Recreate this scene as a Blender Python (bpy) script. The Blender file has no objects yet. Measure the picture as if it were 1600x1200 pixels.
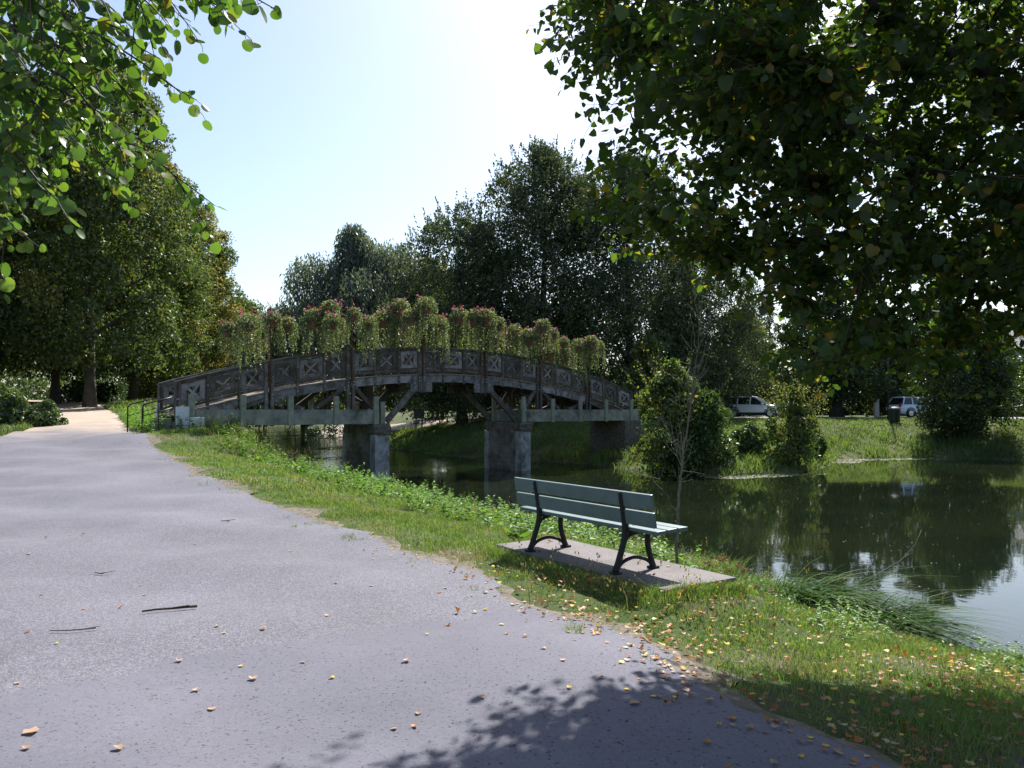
import bpy, math, random
import numpy as np
from mathutils import Vector, Matrix

R = math.radians
rng = np.random.default_rng(7)
random.seed(7)
SC = bpy.context.scene
COL = SC.collection
EYE = 1.6
F = 1200.0                       # focal length in photograph pixels (1600 wide)

# ------------------------------------------------------------------ camera, sky, sun, exposure
cam = bpy.data.cameras.new('camera')
cam.sensor_width = 36.0
cam.lens = 27.0
cam.shift_y = 0.025
cam.clip_start = 0.05
cam.clip_end = 3000.0
camo = bpy.data.objects.new('camera', cam)
COL.objects.link(camo)
camo.location = (0, 0, EYE)
camo.rotation_euler = (R(90), 0, 0)
SC.camera = camo

SUN_EL = 49.0
SUN_AZ = 22.0                    # degrees to the right of straight ahead (+Y)
world = bpy.data.worlds.new('World')
SC.world = world
world.use_nodes = True
wn = world.node_tree.nodes
wl = world.node_tree.links
wn.clear()
sky = wn.new('ShaderNodeTexSky')
sky.sky_type = 'NISHITA'
sky.sun_disc = False
sky.sun_elevation = R(SUN_EL)
sky.sun_rotation = R(SUN_AZ)
sky.altitude = 50
sky.air_density = 1.0
sky.dust_density = 1.5
sky.ozone_density = 1.0
bg = wn.new('ShaderNodeBackground')
bg.inputs['Strength'].default_value = 0.098
wo = wn.new('ShaderNodeOutputWorld')
wl.new(sky.outputs[0], bg.inputs[0])
wl.new(bg.outputs[0], wo.inputs[0])

sun = bpy.data.lights.new('sun', 'SUN')
sun.energy = 5.0
sun.angle = R(0.53)
sun.color = (1.0, 0.975, 0.945)
suno = bpy.data.objects.new('sun', sun)
COL.objects.link(suno)
sd = Vector((math.sin(R(SUN_AZ)) * math.cos(R(SUN_EL)), math.cos(R(SUN_AZ)) * math.cos(R(SUN_EL)), math.sin(R(SUN_EL))))
suno.rotation_euler = sd.to_track_quat('Z', 'Y').to_euler()
suno.location = sd * 60

SC.view_settings.view_transform = 'Standard'
SC.view_settings.look = 'None'
SC.view_settings.gamma = 1.0
SC.view_settings.exposure = 1.04
SC.view_settings.use_curve_mapping = False
SC.cycles.max_bounces = 7
SC.cycles.diffuse_bounces = 3
SC.cycles.glossy_bounces = 3
SC.cycles.transmission_bounces = 4
SC.cycles.use_denoising = True
SC.cycles.sample_clamp_indirect = 6.0
SC.cycles.caustics_reflective = False
SC.cycles.caustics_refractive = False

# ------------------------------------------------------------------ helpers
def tag(o, label=None, cat=None, group=None, kind=None):
    if label: o['label'] = label
    if cat: o['category'] = cat
    if group: o['group'] = group
    if kind: o['kind'] = kind
    return o

def link(o, parent=None):
    COL.objects.link(o)
    if parent is not None: o.parent = parent
    return o

def empty(name, loc=(0, 0, 0), rz=0.0):
    o = bpy.data.objects.new(name, None)
    o.empty_display_size = 0.2
    o.location = loc
    o.rotation_euler = (0, 0, rz)
    COL.objects.link(o)
    return o

def copy_tree(o, parent=None):
    c = o.copy()
    COL.objects.link(c)
    c.parent = parent
    for ch in list(o.children):
        copy_tree(ch, c)
    return c

def np_mesh(name, verts, faces, mats=(), midx=None, smooth=False):
    """verts (n,3); faces = (m,k) integer array or a list of such arrays."""
    if isinstance(faces, np.ndarray): faces = [faces]
    me = bpy.data.meshes.new(name)
    verts = np.asarray(verts, dtype=np.float32)
    me.vertices.add(len(verts))
    me.vertices.foreach_set('co', verts.ravel())
    tot = np.concatenate([np.full(len(f), f.shape[1], dtype=np.int32) for f in faces])
    idx = np.concatenate([f.ravel() for f in faces]).astype(np.int32)
    me.loops.add(len(idx))
    me.loops.foreach_set('vertex_index', idx)
    me.polygons.add(len(tot))
    start = np.concatenate([[0], np.cumsum(tot)[:-1]]).astype(np.int32)
    me.polygons.foreach_set('loop_start', start)
    me.polygons.foreach_set('loop_total', tot)
    if midx is not None: me.polygons.foreach_set('material_index', np.asarray(midx, dtype=np.int32))
    for m in mats: me.materials.append(m)
    me.update(calc_edges=True)
    if smooth: me.polygons.foreach_set('use_smooth', np.ones(len(tot), dtype=bool))
    return me

def mesh_obj(name, me, parent=None):
    return link(bpy.data.objects.new(name, me), parent)

class MB:
    def __init__(s):
        s.v = []; s.f = []
    def hexa(s, p):
        """eight corners: bottom ring 0-3, top ring 4-7"""
        b = len(s.v)
        s.v += [tuple(q) for q in p]
        for q in ((3, 2, 1, 0), (4, 5, 6, 7), (0, 1, 5, 4), (1, 2, 6, 5), (2, 3, 7, 6), (3, 0, 4, 7)):
            s.f.append(tuple(b + i for i in q))
    def box(s, c, d, ax=None):
        c = Vector(c)
        ax = ax or (Vector((1, 0, 0)), Vector((0, 1, 0)), Vector((0, 0, 1)))
        h = [a * (k / 2) for a, k in zip(ax, d)]
        s.hexa([c + h[0] * i + h[1] * j + h[2] * k for k in (-1, 1) for i, j in ((-1, -1), (1, -1), (1, 1), (-1, 1))])
    def beam(s, p0, p1, w, h, up=(0, 0, 1), ext=0.0):
        p0 = Vector(p0); p1 = Vector(p1)
        d = (p1 - p0).normalized()
        p0 = p0 - d * ext; p1 = p1 + d * ext
        up = Vector(up)
        sx = d.cross(up).normalized()
        u = sx.cross(d).normalized()
        s.box((p0 + p1) / 2, ((p1 - p0).length, w, h), (d, sx, u))
    def tube(s, pts, radii, n=6, cap=True):
        pts = [Vector(p) for p in pts]
        if not hasattr(radii, '__len__'): radii = [radii] * len(pts)
        b = len(s.v)
        ref = Vector((0, 0, 1))
        prev = None
        for i, p in enumerate(pts):
            d = (pts[min(i + 1, len(pts) - 1)] - pts[max(i - 1, 0)])
            d = d.normalized() if d.length > 1e-9 else Vector((0, 0, 1))
            if prev is None:
                a = d.cross(ref if abs(d.z) < 0.95 else Vector((1, 0, 0))).normalized()
            else:
                a = (prev - d * prev.dot(d)).normalized()
            prev = a
            c = d.cross(a)
            for k in range(n):
                t = 2 * math.pi * k / n
                s.v.append(tuple(p + (a * math.cos(t) + c * math.sin(t)) * radii[i]))
        for i in range(len(pts) - 1):
            for k in range(n):
                k2 = (k + 1) % n
                s.f.append((b + i * n + k, b + i * n + k2, b + (i + 1) * n + k2, b + (i + 1) * n + k))
        if cap:
            s.f.append(tuple(b + k for k in reversed(range(n))))
            s.f.append(tuple(b + (len(pts) - 1) * n + k for k in range(n)))
    def lathe(s, prof, c=(0, 0, 0), n=16, ax=None):
        """prof: (radius, height) pairs along the axis"""
        ax = ax or (Vector((1, 0, 0)), Vector((0, 1, 0)), Vector((0, 0, 1)))
        c = Vector(c)
        b = len(s.v)
        for r, h in prof:
            for k in range(n):
                t = 2 * math.pi * k / n
                s.v.append(tuple(c + ax[0] * (r * math.cos(t)) + ax[1] * (r * math.sin(t)) + ax[2] * h))
        for i in range(len(prof) - 1):
            for k in range(n):
                k2 = (k + 1) % n
                s.f.append((b + i * n + k, b + i * n + k2, b + (i + 1) * n + k2, b + (i + 1) * n + k))
        s.f.append(tuple(b + k for k in reversed(range(n))))
        s.f.append(tuple(b + (len(prof) - 1) * n + k for k in range(n)))
    def build(s, name, mat, parent=None, smooth=False, bevel=0.0):
        me = bpy.data.meshes.new(name)
        me.from_pydata(s.v, [], s.f)
        me.materials.append(mat)
        me.update()
        if smooth:
            me.polygons.foreach_set('use_smooth', np.ones(len(me.polygons), dtype=bool))
        o = link(bpy.data.objects.new(name, me), parent)
        if bevel:
            m = o.modifiers.new('bevel', 'BEVEL')
            m.width = bevel; m.segments = 2; m.limit_method = 'ANGLE'
        return o

# ------------------------------------------------------------------ materials
class NT:
    def __init__(s, name):
        s.m = bpy.data.materials.new(name)
        s.m.use_nodes = True
        s.t = s.m.node_tree
        s.t.nodes.clear()
        s.out = s.n('ShaderNodeOutputMaterial')
    def n(s, k, **kw):
        x = s.t.nodes.new(k)
        for a, b in kw.items(): setattr(x, a, b)
        return x
    def l(s, a, b): s.t.links.new(a, b)
    def noise(s, scale, detail=4, rough=0.55, vec=None):
        x = s.n('ShaderNodeTexNoise')
        x.inputs['Scale'].default_value = scale
        x.inputs['Detail'].default_value = detail
        x.inputs['Roughness'].default_value = rough
        if vec is not None: s.l(vec, x.inputs['Vector'])
        return x
    def pos(s): return s.n('ShaderNodeNewGeometry').outputs['Position']
    def ramp(s, fac, stops, interp='LINEAR'):
        x = s.n('ShaderNodeValToRGB')
        x.color_ramp.interpolation = interp
        e = x.color_ramp.elements
        while len(e) > 2: e.remove(e[-1])
        e[0].position = stops[0][0]; e[0].color = (*stops[0][1], 1)
        e[1].position = stops[-1][0]; e[1].color = (*stops[-1][1], 1)
        for p, c in stops[1:-1]:
            q = e.new(p); q.color = (*c, 1)
        if fac is not None: s.l(fac, x.inputs[0])
        return x.outputs[0]
    def mixc(s, fac, a, b, mode='MIX'):
        x = s.n('ShaderNodeMix', data_type='RGBA', blend_type=mode)
        for i, v in ((0, fac), (6, a), (7, b)):
            if isinstance(v, (int, float)): x.inputs[i].default_value = v
            elif isinstance(v, tuple): x.inputs[i].default_value = (*v, 1)
            else: s.l(v, x.inputs[i])
        return x.outputs[2]
    def math(s, op, a, b=None):
        x = s.n('ShaderNodeMath', operation=op)
        for i, v in ((0, a), (1, b)):
            if v is None: continue
            if isinstance(v, (int, float)): x.inputs[i].default_value = v
            else: s.l(v, x.inputs[i])
        return x.outputs[0]
    def bump(s, h, strength=0.4, dist=0.02):
        x = s.n('ShaderNodeBump')
        x.inputs['Strength'].default_value = strength
        x.inputs['Distance'].default_value = dist
        s.l(h, x.inputs['Height'])
        return x.outputs[0]
    def bsdf(s, color, rough=0.7, normal=None, spec=0.4, metal=0.0):
        x = s.n('ShaderNodeBsdfPrincipled')
        for k, v in (('Base Color', color), ('Roughness', rough), ('Specular IOR Level', spec), ('Metallic', metal)):
            if isinstance(v, tuple): x.inputs[k].default_value = (*v, 1)
            elif isinstance(v, (int, float)): x.inputs[k].default_value = v
            else: s.l(v, x.inputs[k])
        if normal is not None: s.l(normal, x.inputs['Normal'])
        s.l(x.outputs[0], s.out.inputs[0])
        return x

def leaf_mat(name, stops, trans=0.4, gloss=0.07, grough=0.4, patch=None, tint=(1.25, 1.25, 0.6)):
    t = NT(name)
    g = t.n('ShaderNodeNewGeometry')
    oi = t.n('ShaderNodeObjectInfo')
    r = t.math('FRACT', t.math('ADD', g.outputs['Random Per Island'], oi.outputs['Random']))
    c = t.ramp(r, stops)
    if patch:
        nz = t.noise(patch[0], 3, 0.6, g.outputs['Position'])
        f = t.ramp(nz.outputs[0], [(patch[1], (0, 0, 0)), (patch[2], (1, 1, 1))])
        c = t.mixc(f, c, t.mixc(0.7, c, patch[3]))
    d = t.n('ShaderNodeBsdfDiffuse'); t.l(c, d.inputs[0])
    tr = t.n('ShaderNodeBsdfTranslucent')
    t.l(t.mixc(1.0, c, tint, 'MULTIPLY'), tr.inputs[0])
    m1 = t.n('ShaderNodeMixShader'); m1.inputs[0].default_value = trans
    t.l(d.outputs[0], m1.inputs[1]); t.l(tr.outputs[0], m1.inputs[2])
    gl = t.n('ShaderNodeBsdfGlossy'); gl.inputs['Roughness'].default_value = grough
    gl.inputs[0].default_value = (1, 1, 1, 1)
    m2 = t.n('ShaderNodeMixShader'); m2.inputs[0].default_value = gloss
    t.l(m1.outputs[0], m2.inputs[1]); t.l(gl.outputs[0], m2.inputs[2])
    t.l(m2.outputs[0], t.out.inputs[0])
    return t.m

def simple_mat(name, c1, c2, scale=8.0, rough=0.7, bump=0.3, bdist=0.01, spec=0.4, metal=0.0, detail=6, c3=None, s3=1.3, objc=True):
    t = NT(name)
    tc = t.n('ShaderNodeTexCoord')
    vec = tc.outputs['Object'] if objc else t.pos()
    nz = t.noise(scale, detail, 0.6, vec)
    col = t.ramp(nz.outputs[0], [(0.32, c1), (0.68, c2)])
    if c3:
        n3 = t.noise(s3, 5, 0.65, vec)
        f = t.ramp(n3.outputs[0], [(0.48, (0, 0, 0)), (0.66, (1, 1, 1))])
        col = t.mixc(f, col, c3)
    t.bsdf(col, rough, t.bump(nz.outputs[0], bump, bdist), spec, metal)
    return t.m

def wood_mat(name, c1, c2, c3):
    t = NT(name)
    tc = t.n('ShaderNodeTexCoord')
    mp = t.n('ShaderNodeMapping'); mp.inputs['Scale'].default_value = (3, 3, 3)
    t.l(tc.outputs['Object'], mp.inputs[0])
    nz = t.noise(9, 8, 0.7, mp.outputs[0])
    big = t.noise(0.9, 4, 0.6, mp.outputs[0])
    c = t.ramp(nz.outputs[0], [(0.3, c1), (0.7, c2)])
    f = t.ramp(big.outputs[0], [(0.45, (0, 0, 0)), (0.62, (1, 1, 1))])
    g = t.n('ShaderNodeNewGeometry')
    oi = t.n('ShaderNodeObjectInfo')
    c = t.mixc(f, c, c3)
    br = t.n('ShaderNodeMapRange'); br.inputs[3].default_value = 0.7; br.inputs[4].default_value = 1.25
    t.l(oi.outputs['Random'], br.inputs[0])
    c = t.mixc(1.0, c, br.outputs[0], 'MULTIPLY')
    t.bsdf(c, 0.75, t.bump(nz.outputs[0], 0.5, 0.01), 0.3)
    return t.m

M = {}
# foliage: (darkest .. lightest) base colours
M['plane'] = leaf_mat('plane tree leaf', [(0, (.05, .085, .026)), (.5, (.085, .13, .04)), (.85, (.125, .165, .052)), (1, (.19, .17, .055))], .45, .03, .45)
M['plane_gold'] = leaf_mat('yellowing plane leaf', [(0, (.11, .13, .04)), (.4, (.19, .20, .06)), (.8, (.28, .245, .09)), (1, (.31, .21, .085))], .47, .028, .45)
M['lime_bg'] = leaf_mat('dark lime leaf', [(0, (.042, .062, .04)), (.6, (.065, .092, .052)), (.92, (.09, .12, .055)), (1, (.18, .17, .06))], .38, .026, .45)
M['willow'] = leaf_mat('willow leaf', [(0, (.09, .12, .10)), (1, (.15, .185, .14))], .42, .04, .4)
M['gold'] = leaf_mat('yellow green leaf', [(0, (.08, .11, .025)), (.6, (.14, .17, .035)), (1, (.24, .22, .05))], .5, .035, .4)
M['dark'] = leaf_mat('deep green leaf', [(0, (.022, .042, .016)), (.7, (.04, .07, .024)), (1, (.08, .13, .035))], .34, .03, .4)
M['conifer'] = leaf_mat('conifer needle', [(0, (.03, .05, .04)), (1, (.06, .085, .06))], .15, .04, .5)
M['shrub'] = leaf_mat('bank shrub leaf', [(0, (.045, .085, .022)), (.6, (.07, .12, .03)), (1, (.12, .18, .04))], .42, .035, .35)
M['bush_pale'] = leaf_mat('pale bush leaf', [(0, (.06, .10, .035)), (1, (.11, .16, .05))], .35, .04, .4)
M['lime'] = leaf_mat('near lime leaf', [(0, (.026, .055, .014)), (.5, (.045, .085, .018)), (.9, (.065, .11, .02)), (.955, (.16, .16, .02)), (1, (.24, .14, .02))], .58, .025, .42, tint=(1.75, 1.7, .5))
M['round'] = leaf_mat('round green leaf', [(0, (.05, .11, .022)), (.6, (.08, .155, .03)), (.95, (.12, .19, .035)), (1, (.22, .2, .03))], .6, .03, .38, tint=(1.35, 1.35, .5))
M['grass'] = leaf_mat('grass blade', [(0, (.085, .165, .03)), (.55, (.125, .225, .042)), (.82, (.17, .25, .055)), (.94, (.24, .22, .09)), (1, (.34, .28, .14))], .45, .025, .45, patch=(0.8, .5, .68, (.26, .23, .10)))
M['grass_far'] = leaf_mat('far bank grass', [(0, (.09, .16, .036)), (.6, (.14, .215, .05)), (1, (.2, .25, .07))], .5, .02, .45, patch=(0.35, .45, .62, (.08, .11, .05)))
M['weed'] = leaf_mat('weed leaf', [(0, (.09, .19, .03)), (.7, (.14, .26, .045)), (1, (.18, .28, .06))], .5, .02, .45)
M['straw'] = leaf_mat('dry grass stem', [(0, (.16, .13, .06)), (1, (.32, .26, .13))], .3, .04, .5)
M['sedge'] = leaf_mat('sedge blade', [(0, (.035, .08, .022)), (.9, (.065, .135, .035)), (1, (.14, .17, .06))], .3, .008, .5)
M['trail'] = leaf_mat('trailing leaf', [(0, (.085, .12, .055)), (.6, (.16, .20, .095)), (1, (.25, .28, .15))], .44, .03, .4)
M['trail_red'] = leaf_mat('reddish trailing leaf', [(0, (.09, .085, .04)), (.6, (.16, .13, .065)), (1, (.23, .12, .09))], .4, .06, .4)
M['flower_red'] = leaf_mat('red petal', [(0, (.35, .03, .05)), (.5, (.45, .05, .08)), (1, (.5, .2, .28))], .35, .02, .5, tint=(1, .9, .9))
M['flower_pink'] = leaf_mat('pink petal', [(0, (.5, .1, .2)), (.5, (.5, .22, .32)), (1, (.6, .4, .45))], .35, .02, .5, tint=(1, .9, .9))
M['umbel'] = leaf_mat('dried umbel', [(0, (.2, .15, .07)), (.6, (.36, .28, .14)), (1, (.28, .1, .05))], .25, .02, .6, tint=(1, 1, .8))
M['leaf_tan'] = leaf_mat('pale dry fallen leaf', [(0, (.22, .115, .06)), (.5, (.36, .22, .13)), (1, (.48, .34, .23))], .2, .03, .5, tint=(1, 1, .8))
M['leaf_orange'] = leaf_mat('orange fallen leaf', [(0, (.26, .085, .025)), (.5, (.42, .165, .035)), (1, (.40, .22, .08))], .25, .03, .5, tint=(1, 1, .8))
M['leaf_yellow'] = leaf_mat('yellow fallen leaf', [(0, (.6, .4, .04)), (1, (.68, .5, .08))], .25, .03, .5, tint=(1, 1, .8))
M['float_leaf'] = leaf_mat('floating weed', [(0, (.10, .12, .05)), (.6, (.22, .24, .12)), (1, (.5, .48, .38))], .2, .06, .35)
M['bark'] = simple_mat('grey brown bark', (.03, .025, .02), (.085, .07, .055), 5, .85, .6, .03)
M['bark_plane'] = simple_mat('mottled plane bark', (.05, .043, .033), (.115, .10, .078), 3, .8, .3, .02, c3=(.06, .055, .04), s3=2.2)
M['bark_near'] = simple_mat('dark lime bark', (.02, .016, .013), (.06, .05, .04), 14, .85, .7, .01)
M['twig'] = simple_mat('thin brown twig', (.04, .028, .02), (.08, .055, .04), 20, .8, .3, .003)
M['dead'] = simple_mat('pale dead bark', (.10, .085, .07), (.22, .2, .17), 18, .8, .4, .003)
M['timber'] = wood_mat('weathered bridge timber', (.05, .038, .029), (.12, .096, .076), (.14, .13, .12))
M['timber_pale'] = wood_mat('grey panel timber', (.15, .135, .135), (.32, .295, .295), (.10, .085, .075))
M['deck'] = wood_mat('deck plank timber', (.16, .125, .095), (.32, .27, .22), (.2, .16, .12))
M['concrete'] = simple_mat('stained grey concrete', (.15, .15, .12), (.31, .31, .26), 2.6, .85, .35, .01, c3=(.055, .06, .043), s3=1.1)
M['concrete_post'] = simple_mat('greenish concrete post', (.17, .178, .135), (.29, .30, .235), 4, .85, .3, .01)
M['pier'] = simple_mat('board marked brown concrete', (.07, .06, .05), (.17, .145, .125), 3, .85, .4, .01, c3=(.24, .22, .21), s3=1.4)
M['cap'] = simple_mat('mossy rough cap stone', (.05, .045, .035), (.17, .15, .125), 9, .95, 1.0, .05)
M['pier_white'] = simple_mat('flaking white pier paint', (.17, .175, .17), (.36, .375, .37), 4, .75, .3, .01, c3=(.09, .085, .075), s3=1.9)
M['white_block'] = simple_mat('whitewashed block', (.50, .52, .54), (.68, .70, .72), 6, .75, .3, .006, c3=(.42, .44, .45), s3=1.0)
M['pad'] = simple_mat('exposed aggregate slab', (.075, .066, .063), (.215, .19, .185), 70, .85, .5, .004, c3=(.10, .09, .08), s3=2.0)
M['slat'] = simple_mat('grey green painted wood', (.075, .135, .135), (.105, .175, .172), 5, .42, .12, .002, spec=.5, c3=(.06, .11, .11), s3=3.0)
def slat_mat():
    t = NT('worn grey green paint')
    tc = t.n('ShaderNodeTexCoord'); v = tc.outputs['Object']
    n1 = t.noise(4, 6, .65, v); n2 = t.noise(45, 4, .7, v); n3 = t.noise(16, 5, .7, v)
    c = t.ramp(n1.outputs[0], [(.3, (.062, .112, .112)), (.7, (.108, .172, .17))])
    grime = t.ramp(n3.outputs[0], [(.50, (0, 0, 0)), (.68, (1, 1, 1))])
    c = t.mixc(t.math('MULTIPLY', grime, .55), c, (.055, .07, .06))
    chip = t.ramp(t.math('ADD', t.math('MULTIPLY', n2.outputs[0], .6), t.math('MULTIPLY', n3.outputs[0], .4)), [(.66, (0, 0, 0)), (.69, (1, 1, 1))])
    c = t.mixc(chip, c, (.24, .21, .17))
    t.bsdf(c, .45, t.bump(n2.outputs[0], .25, .002), .45)
    return t.m
M['slat'] = slat_mat()
M['iron'] = simple_mat('black cast iron', (.010, .010, .011), (.018, .018, .019), 20, .55, .25, .002, spec=.3)
M['steel_dark'] = simple_mat('dark steel rail', (.008, .008, .009), (.018, .018, .018), 12, .45, .1, .001, spec=.5)
M['rust'] = simple_mat('rusty red iron', (.07, .022, .015), (.15, .05, .035), 14, .65, .3, .003)
M['pot'] = simple_mat('terracotta pot', (.20, .07, .045), (.32, .12, .08), 9, .8, .2, .003)
M['bolt'] = simple_mat('galvanised bolt head', (.4, .4, .4), (.6, .6, .6), 30, .35, .1, .001, metal=.8)
M['stick'] = simple_mat('fallen dark stick', (.03, .016, .012), (.08, .045, .03), 40, .8, .5, .003)
M['wall'] = simple_mat('pale rendered wall', (.30, .32, .36), (.36, .38, .42), 2, .9, .1, .01)
M['roof'] = simple_mat('slate roof', (.06, .065, .075), (.10, .105, .115), 4, .7, .3, .02)
M['post_white'] = simple_mat('white gate post', (.6, .6, .55), (.75, .74, .7), 5, .8, .2, .004)
M['bin'] = simple_mat('dark green bin', (.012, .02, .016), (.022, .032, .026), 8, .5, .1, .003)
M['hedge'] = leaf_mat('hedge leaf', [(0, (.014, .028, .010)), (.8, (.03, .05, .015)), (1, (.05, .08, .02))], .25, .05, .4)

def car_mat(name, c):
    t = NT(name)
    b = t.bsdf(c, .3, None, .5, .15)
    b.inputs['Coat Weight'].default_value = .6
    return t.m
M['paint_silver'] = car_mat('silver car paint', (.74, .75, .77))
M['paint_pale'] = car_mat('pale blue car paint', (.56, .63, .72))
M['rubber'] = simple_mat('tyre rubber', (.012, .012, .012), (.02, .02, .02), 20, .8, .1, .002)
M['rim'] = simple_mat('alloy rim', (.4, .4, .42), (.55, .55, .57), 10, .35, .05, .001, metal=.8)
M['trim'] = simple_mat('black plastic trim', (.012, .012, .013), (.025, .025, .026), 15, .6, .1, .002)
t = NT('car glass'); t.bsdf((.015, .02, .024), .06, None, .6); M['glass'] = t.m
t = NT('red tail lamp'); t.bsdf((.35, .012, .012), .15, None, .6); M['tail'] = t.m
t = NT('clear head lamp'); t.bsdf((.6, .62, .65), .1, None, .7); M['head'] = t.m

def ground_mat():
    t = NT('soil and turf')
    p = t.pos()
    n1 = t.noise(0.9, 6, .65, p)
    n2 = t.noise(9, 6, .7, p)
    n3 = t.noise(60, 4, .7, p)
    soil = t.ramp(n2.outputs[0], [(.3, (.085, .065, .045)), (.7, (.19, .15, .105))])
    turf = t.ramp(n2.outputs[0], [(.3, (.035, .06, .016)), (.7, (.085, .115, .03))])
    f = t.ramp(n1.outputs[0], [(.36, (0, 0, 0)), (.52, (1, 1, 1))])
    c = t.mixc(f, soil, turf)
    c = t.mixc(.35, c, t.ramp(n3.outputs[0], [(.35, (.3, .3, .3)), (.65, (1, 1, 1))]), 'MULTIPLY')
    t.bsdf(c, .95, t.bump(n3.outputs[0], .6, .02), .15)
    return t.m
M['ground'] = ground_mat()

def asphalt_mat():
    t = NT('worn asphalt')
    p = t.pos()
    sx = t.n('ShaderNodeSeparateXYZ'); t.l(p, sx.inputs[0])
    fine = t.noise(170, 3, .7, p)
    mid = t.noise(34, 4, .7, p)
    big = t.noise(0.55, 5, .6, p)
    # resurfaced patch: everything on the near side of a slightly wavering seam
    wob = t.math('MULTIPLY', t.math('SUBTRACT', t.noise(1.1, 4, .6, p).outputs[0], .5), .7)
    wob2 = t.math('MULTIPLY', t.math('SUBTRACT', t.noise(14, 3, .6, p).outputs[0], .5), .12)
    # seam from (-2.5,4.5) to (-.65,5.9)
    line = t.math('SUBTRACT', t.math('ADD', t.math('MULTIPLY', sx.outputs[1], .78), t.math('ADD', wob, wob2)), t.math('MULTIPLY', sx.outputs[0], .56))
    mask = t.math('GREATER_THAN', line, 4.95)
    vor = t.n('ShaderNodeTexVoronoi'); vor.inputs['Scale'].default_value = 95; t.l(p, vor.inputs['Vector'])
    chips = t.ramp(vor.outputs['Color'], [(.12, (.02, .02, .022)), (.5, (.125, .124, .138)), (.92, (.31, .305, .32))])
    old = t.mixc(.38, t.ramp(fine.outputs[0], [(.3, (.08, .08, .088)), (.7, (.20, .197, .214))]), chips)
    new = t.ramp(fine.outputs[0], [(.28, (.098, .097, .110)), (.72, (.175, .172, .193))])
    spk = t.noise(48, 2, .5, p)
    pits = t.ramp(spk.outputs[0], [(.62, (1, 1, 1)), (.70, (.35, .35, .35))])
    new = t.mixc(1.0, new, pits, 'MULTIPLY')
    c = t.mixc(mask, new, old)
    c = t.mixc(1.0, c, t.ramp(big.outputs[0], [(.3, (.80, .80, .80)), (.7, (1.16, 1.15, 1.14))]), 'MULTIPLY')
    c = t.mixc(.5, c, t.ramp(mid.outputs[0], [(.3, (.75, .75, .75)), (.65, (1.15, 1.15, 1.15))]), 'MULTIPLY')
    c = t.mixc(1.0, c, (.90, .885, .935), 'MULTIPLY')
    # beyond about 27 m the path turns to sandy gravel
    gr = t.noise(26, 5, .7, p)
    sand = t.ramp(gr.outputs[0], [(.3, (.27, .205, .15)), (.7, (.46, .37, .29))])
    fy = t.math('ADD', sx.outputs[1], t.math('MULTIPLY', t.math('SUBTRACT', t.noise(.5, 5, .6, p).outputs[0], .5), 14))
    f = t.n('ShaderNodeMapRange'); f.inputs[1].default_value = 24; f.inputs[2].default_value = 33
    t.l(fy, f.inputs[0])
    c = t.mixc(f.outputs[0], c, sand)
    hh = t.math('ADD', t.math('MULTIPLY', fine.outputs[0], .5), t.math('MULTIPLY', vor.outputs['Distance'], mask))
    t.bsdf(c, .88, t.bump(hh, .35, .006), .3)
    return t.m
M['asphalt'] = asphalt_mat()
M['road'] = simple_mat('pale far road', (.20, .19, .185), (.32, .30, .29), 3, .9, .2, .01, objc=False)
M['sand'] = simple_mat('sandy far path', (.27, .21, .16), (.45, .37, .30), 2, .9, .2, .01, objc=False, c3=(.2, .15, .1), s3=.4)

def water_mat():
    t = NT('river water')
    p = t.pos()
    n1 = t.noise(1.6, 3, .5, p)
    n2 = t.noise(7, 3, .5, p)
    h = t.math('ADD', n1.outputs[0], t.math('MULTIPLY', n2.outputs[0], .18))
    murk = t.noise(.25, 3, .5, p)
    c = t.ramp(murk.outputs[0], [(.35, (.006, .010, .005)), (.65, (.011, .015, .007))])
    sx = t.n('ShaderNodeSeparateXYZ'); t.l(p, sx.inputs[0])
    mr = t.n('ShaderNodeMapRange'); mr.inputs[1].default_value = 0; mr.inputs[2].default_value = -5
    t.l(sx.outputs[0], mr.inputs[0])
    pm = t.ramp(t.noise(.22, 3, .5, p).outputs[0], [(.38, (0, 0, 0)), (.5, (1, 1, 1))])
    rf = t.math('MULTIPLY', mr.outputs[0], pm)
    n3 = t.noise(3.2, 3, .55, p)
    h2 = t.math('MULTIPLY', t.math('MULTIPLY', n3.outputs[0], rf), 7.0)
    b = t.bsdf(c, .03, t.bump(t.math('ADD', t.math('MULTIPLY', h, .7), h2), .08, .03), .5)
    b.inputs['IOR'].default_value = 1.42
    return t.m
M['water'] = water_mat()
def hill_mat():
    t = NT('wooded hill')
    n = t.noise(.15, 6, .65, t.pos())
    t.bsdf(t.ramp(n.outputs[0], [(.35, (.04, .065, .035)), (.65, (.085, .12, .06))]), .95, None, .1)
    return t.m
M['hill'] = hill_mat()

# ------------------------------------------------------------------ terrain
ZW = -1.23
NEAR = np.array([(26, -40), (20, -25), (14, -8), (11, 0), (7.7, 5.2), (5.6, 8.7), (4.9, 10.2), (3.5, 13.3), (-2, 21.5), (-8, 29.2), (-12.3, 37), (-16.5, 48), (-21, 60), (-34, 97), (-60, 170), (-110, 300)], float)
FAR = np.array([(80, -40), (66, -15), (56, 5), (46, 24), (38, 36), (30, 42), (23.7, 45), (18.5, 43.5), (15.5, 38), (13, 34.5), (9, 32.5), (5.5, 36), (3.6, 40), (1.75, 42), (-4, 47), (-11, 60), (-24, 97), (-48, 170), (-98, 300)], float)

def seg_dist(px, py, poly):
    best = np.full(px.shape, 1e9)
    for (x0, y0), (x1, y1) in zip(poly[:-1], poly[1:]):
        dx, dy = x1 - x0, y1 - y0
        t = np.clip(((px - x0) * dx + (py - y0) * dy) / (dx * dx + dy * dy), 0, 1)
        best = np.minimum(best, np.hypot(px - x0 - t * dx, py - y0 - t * dy))
    return best

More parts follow.
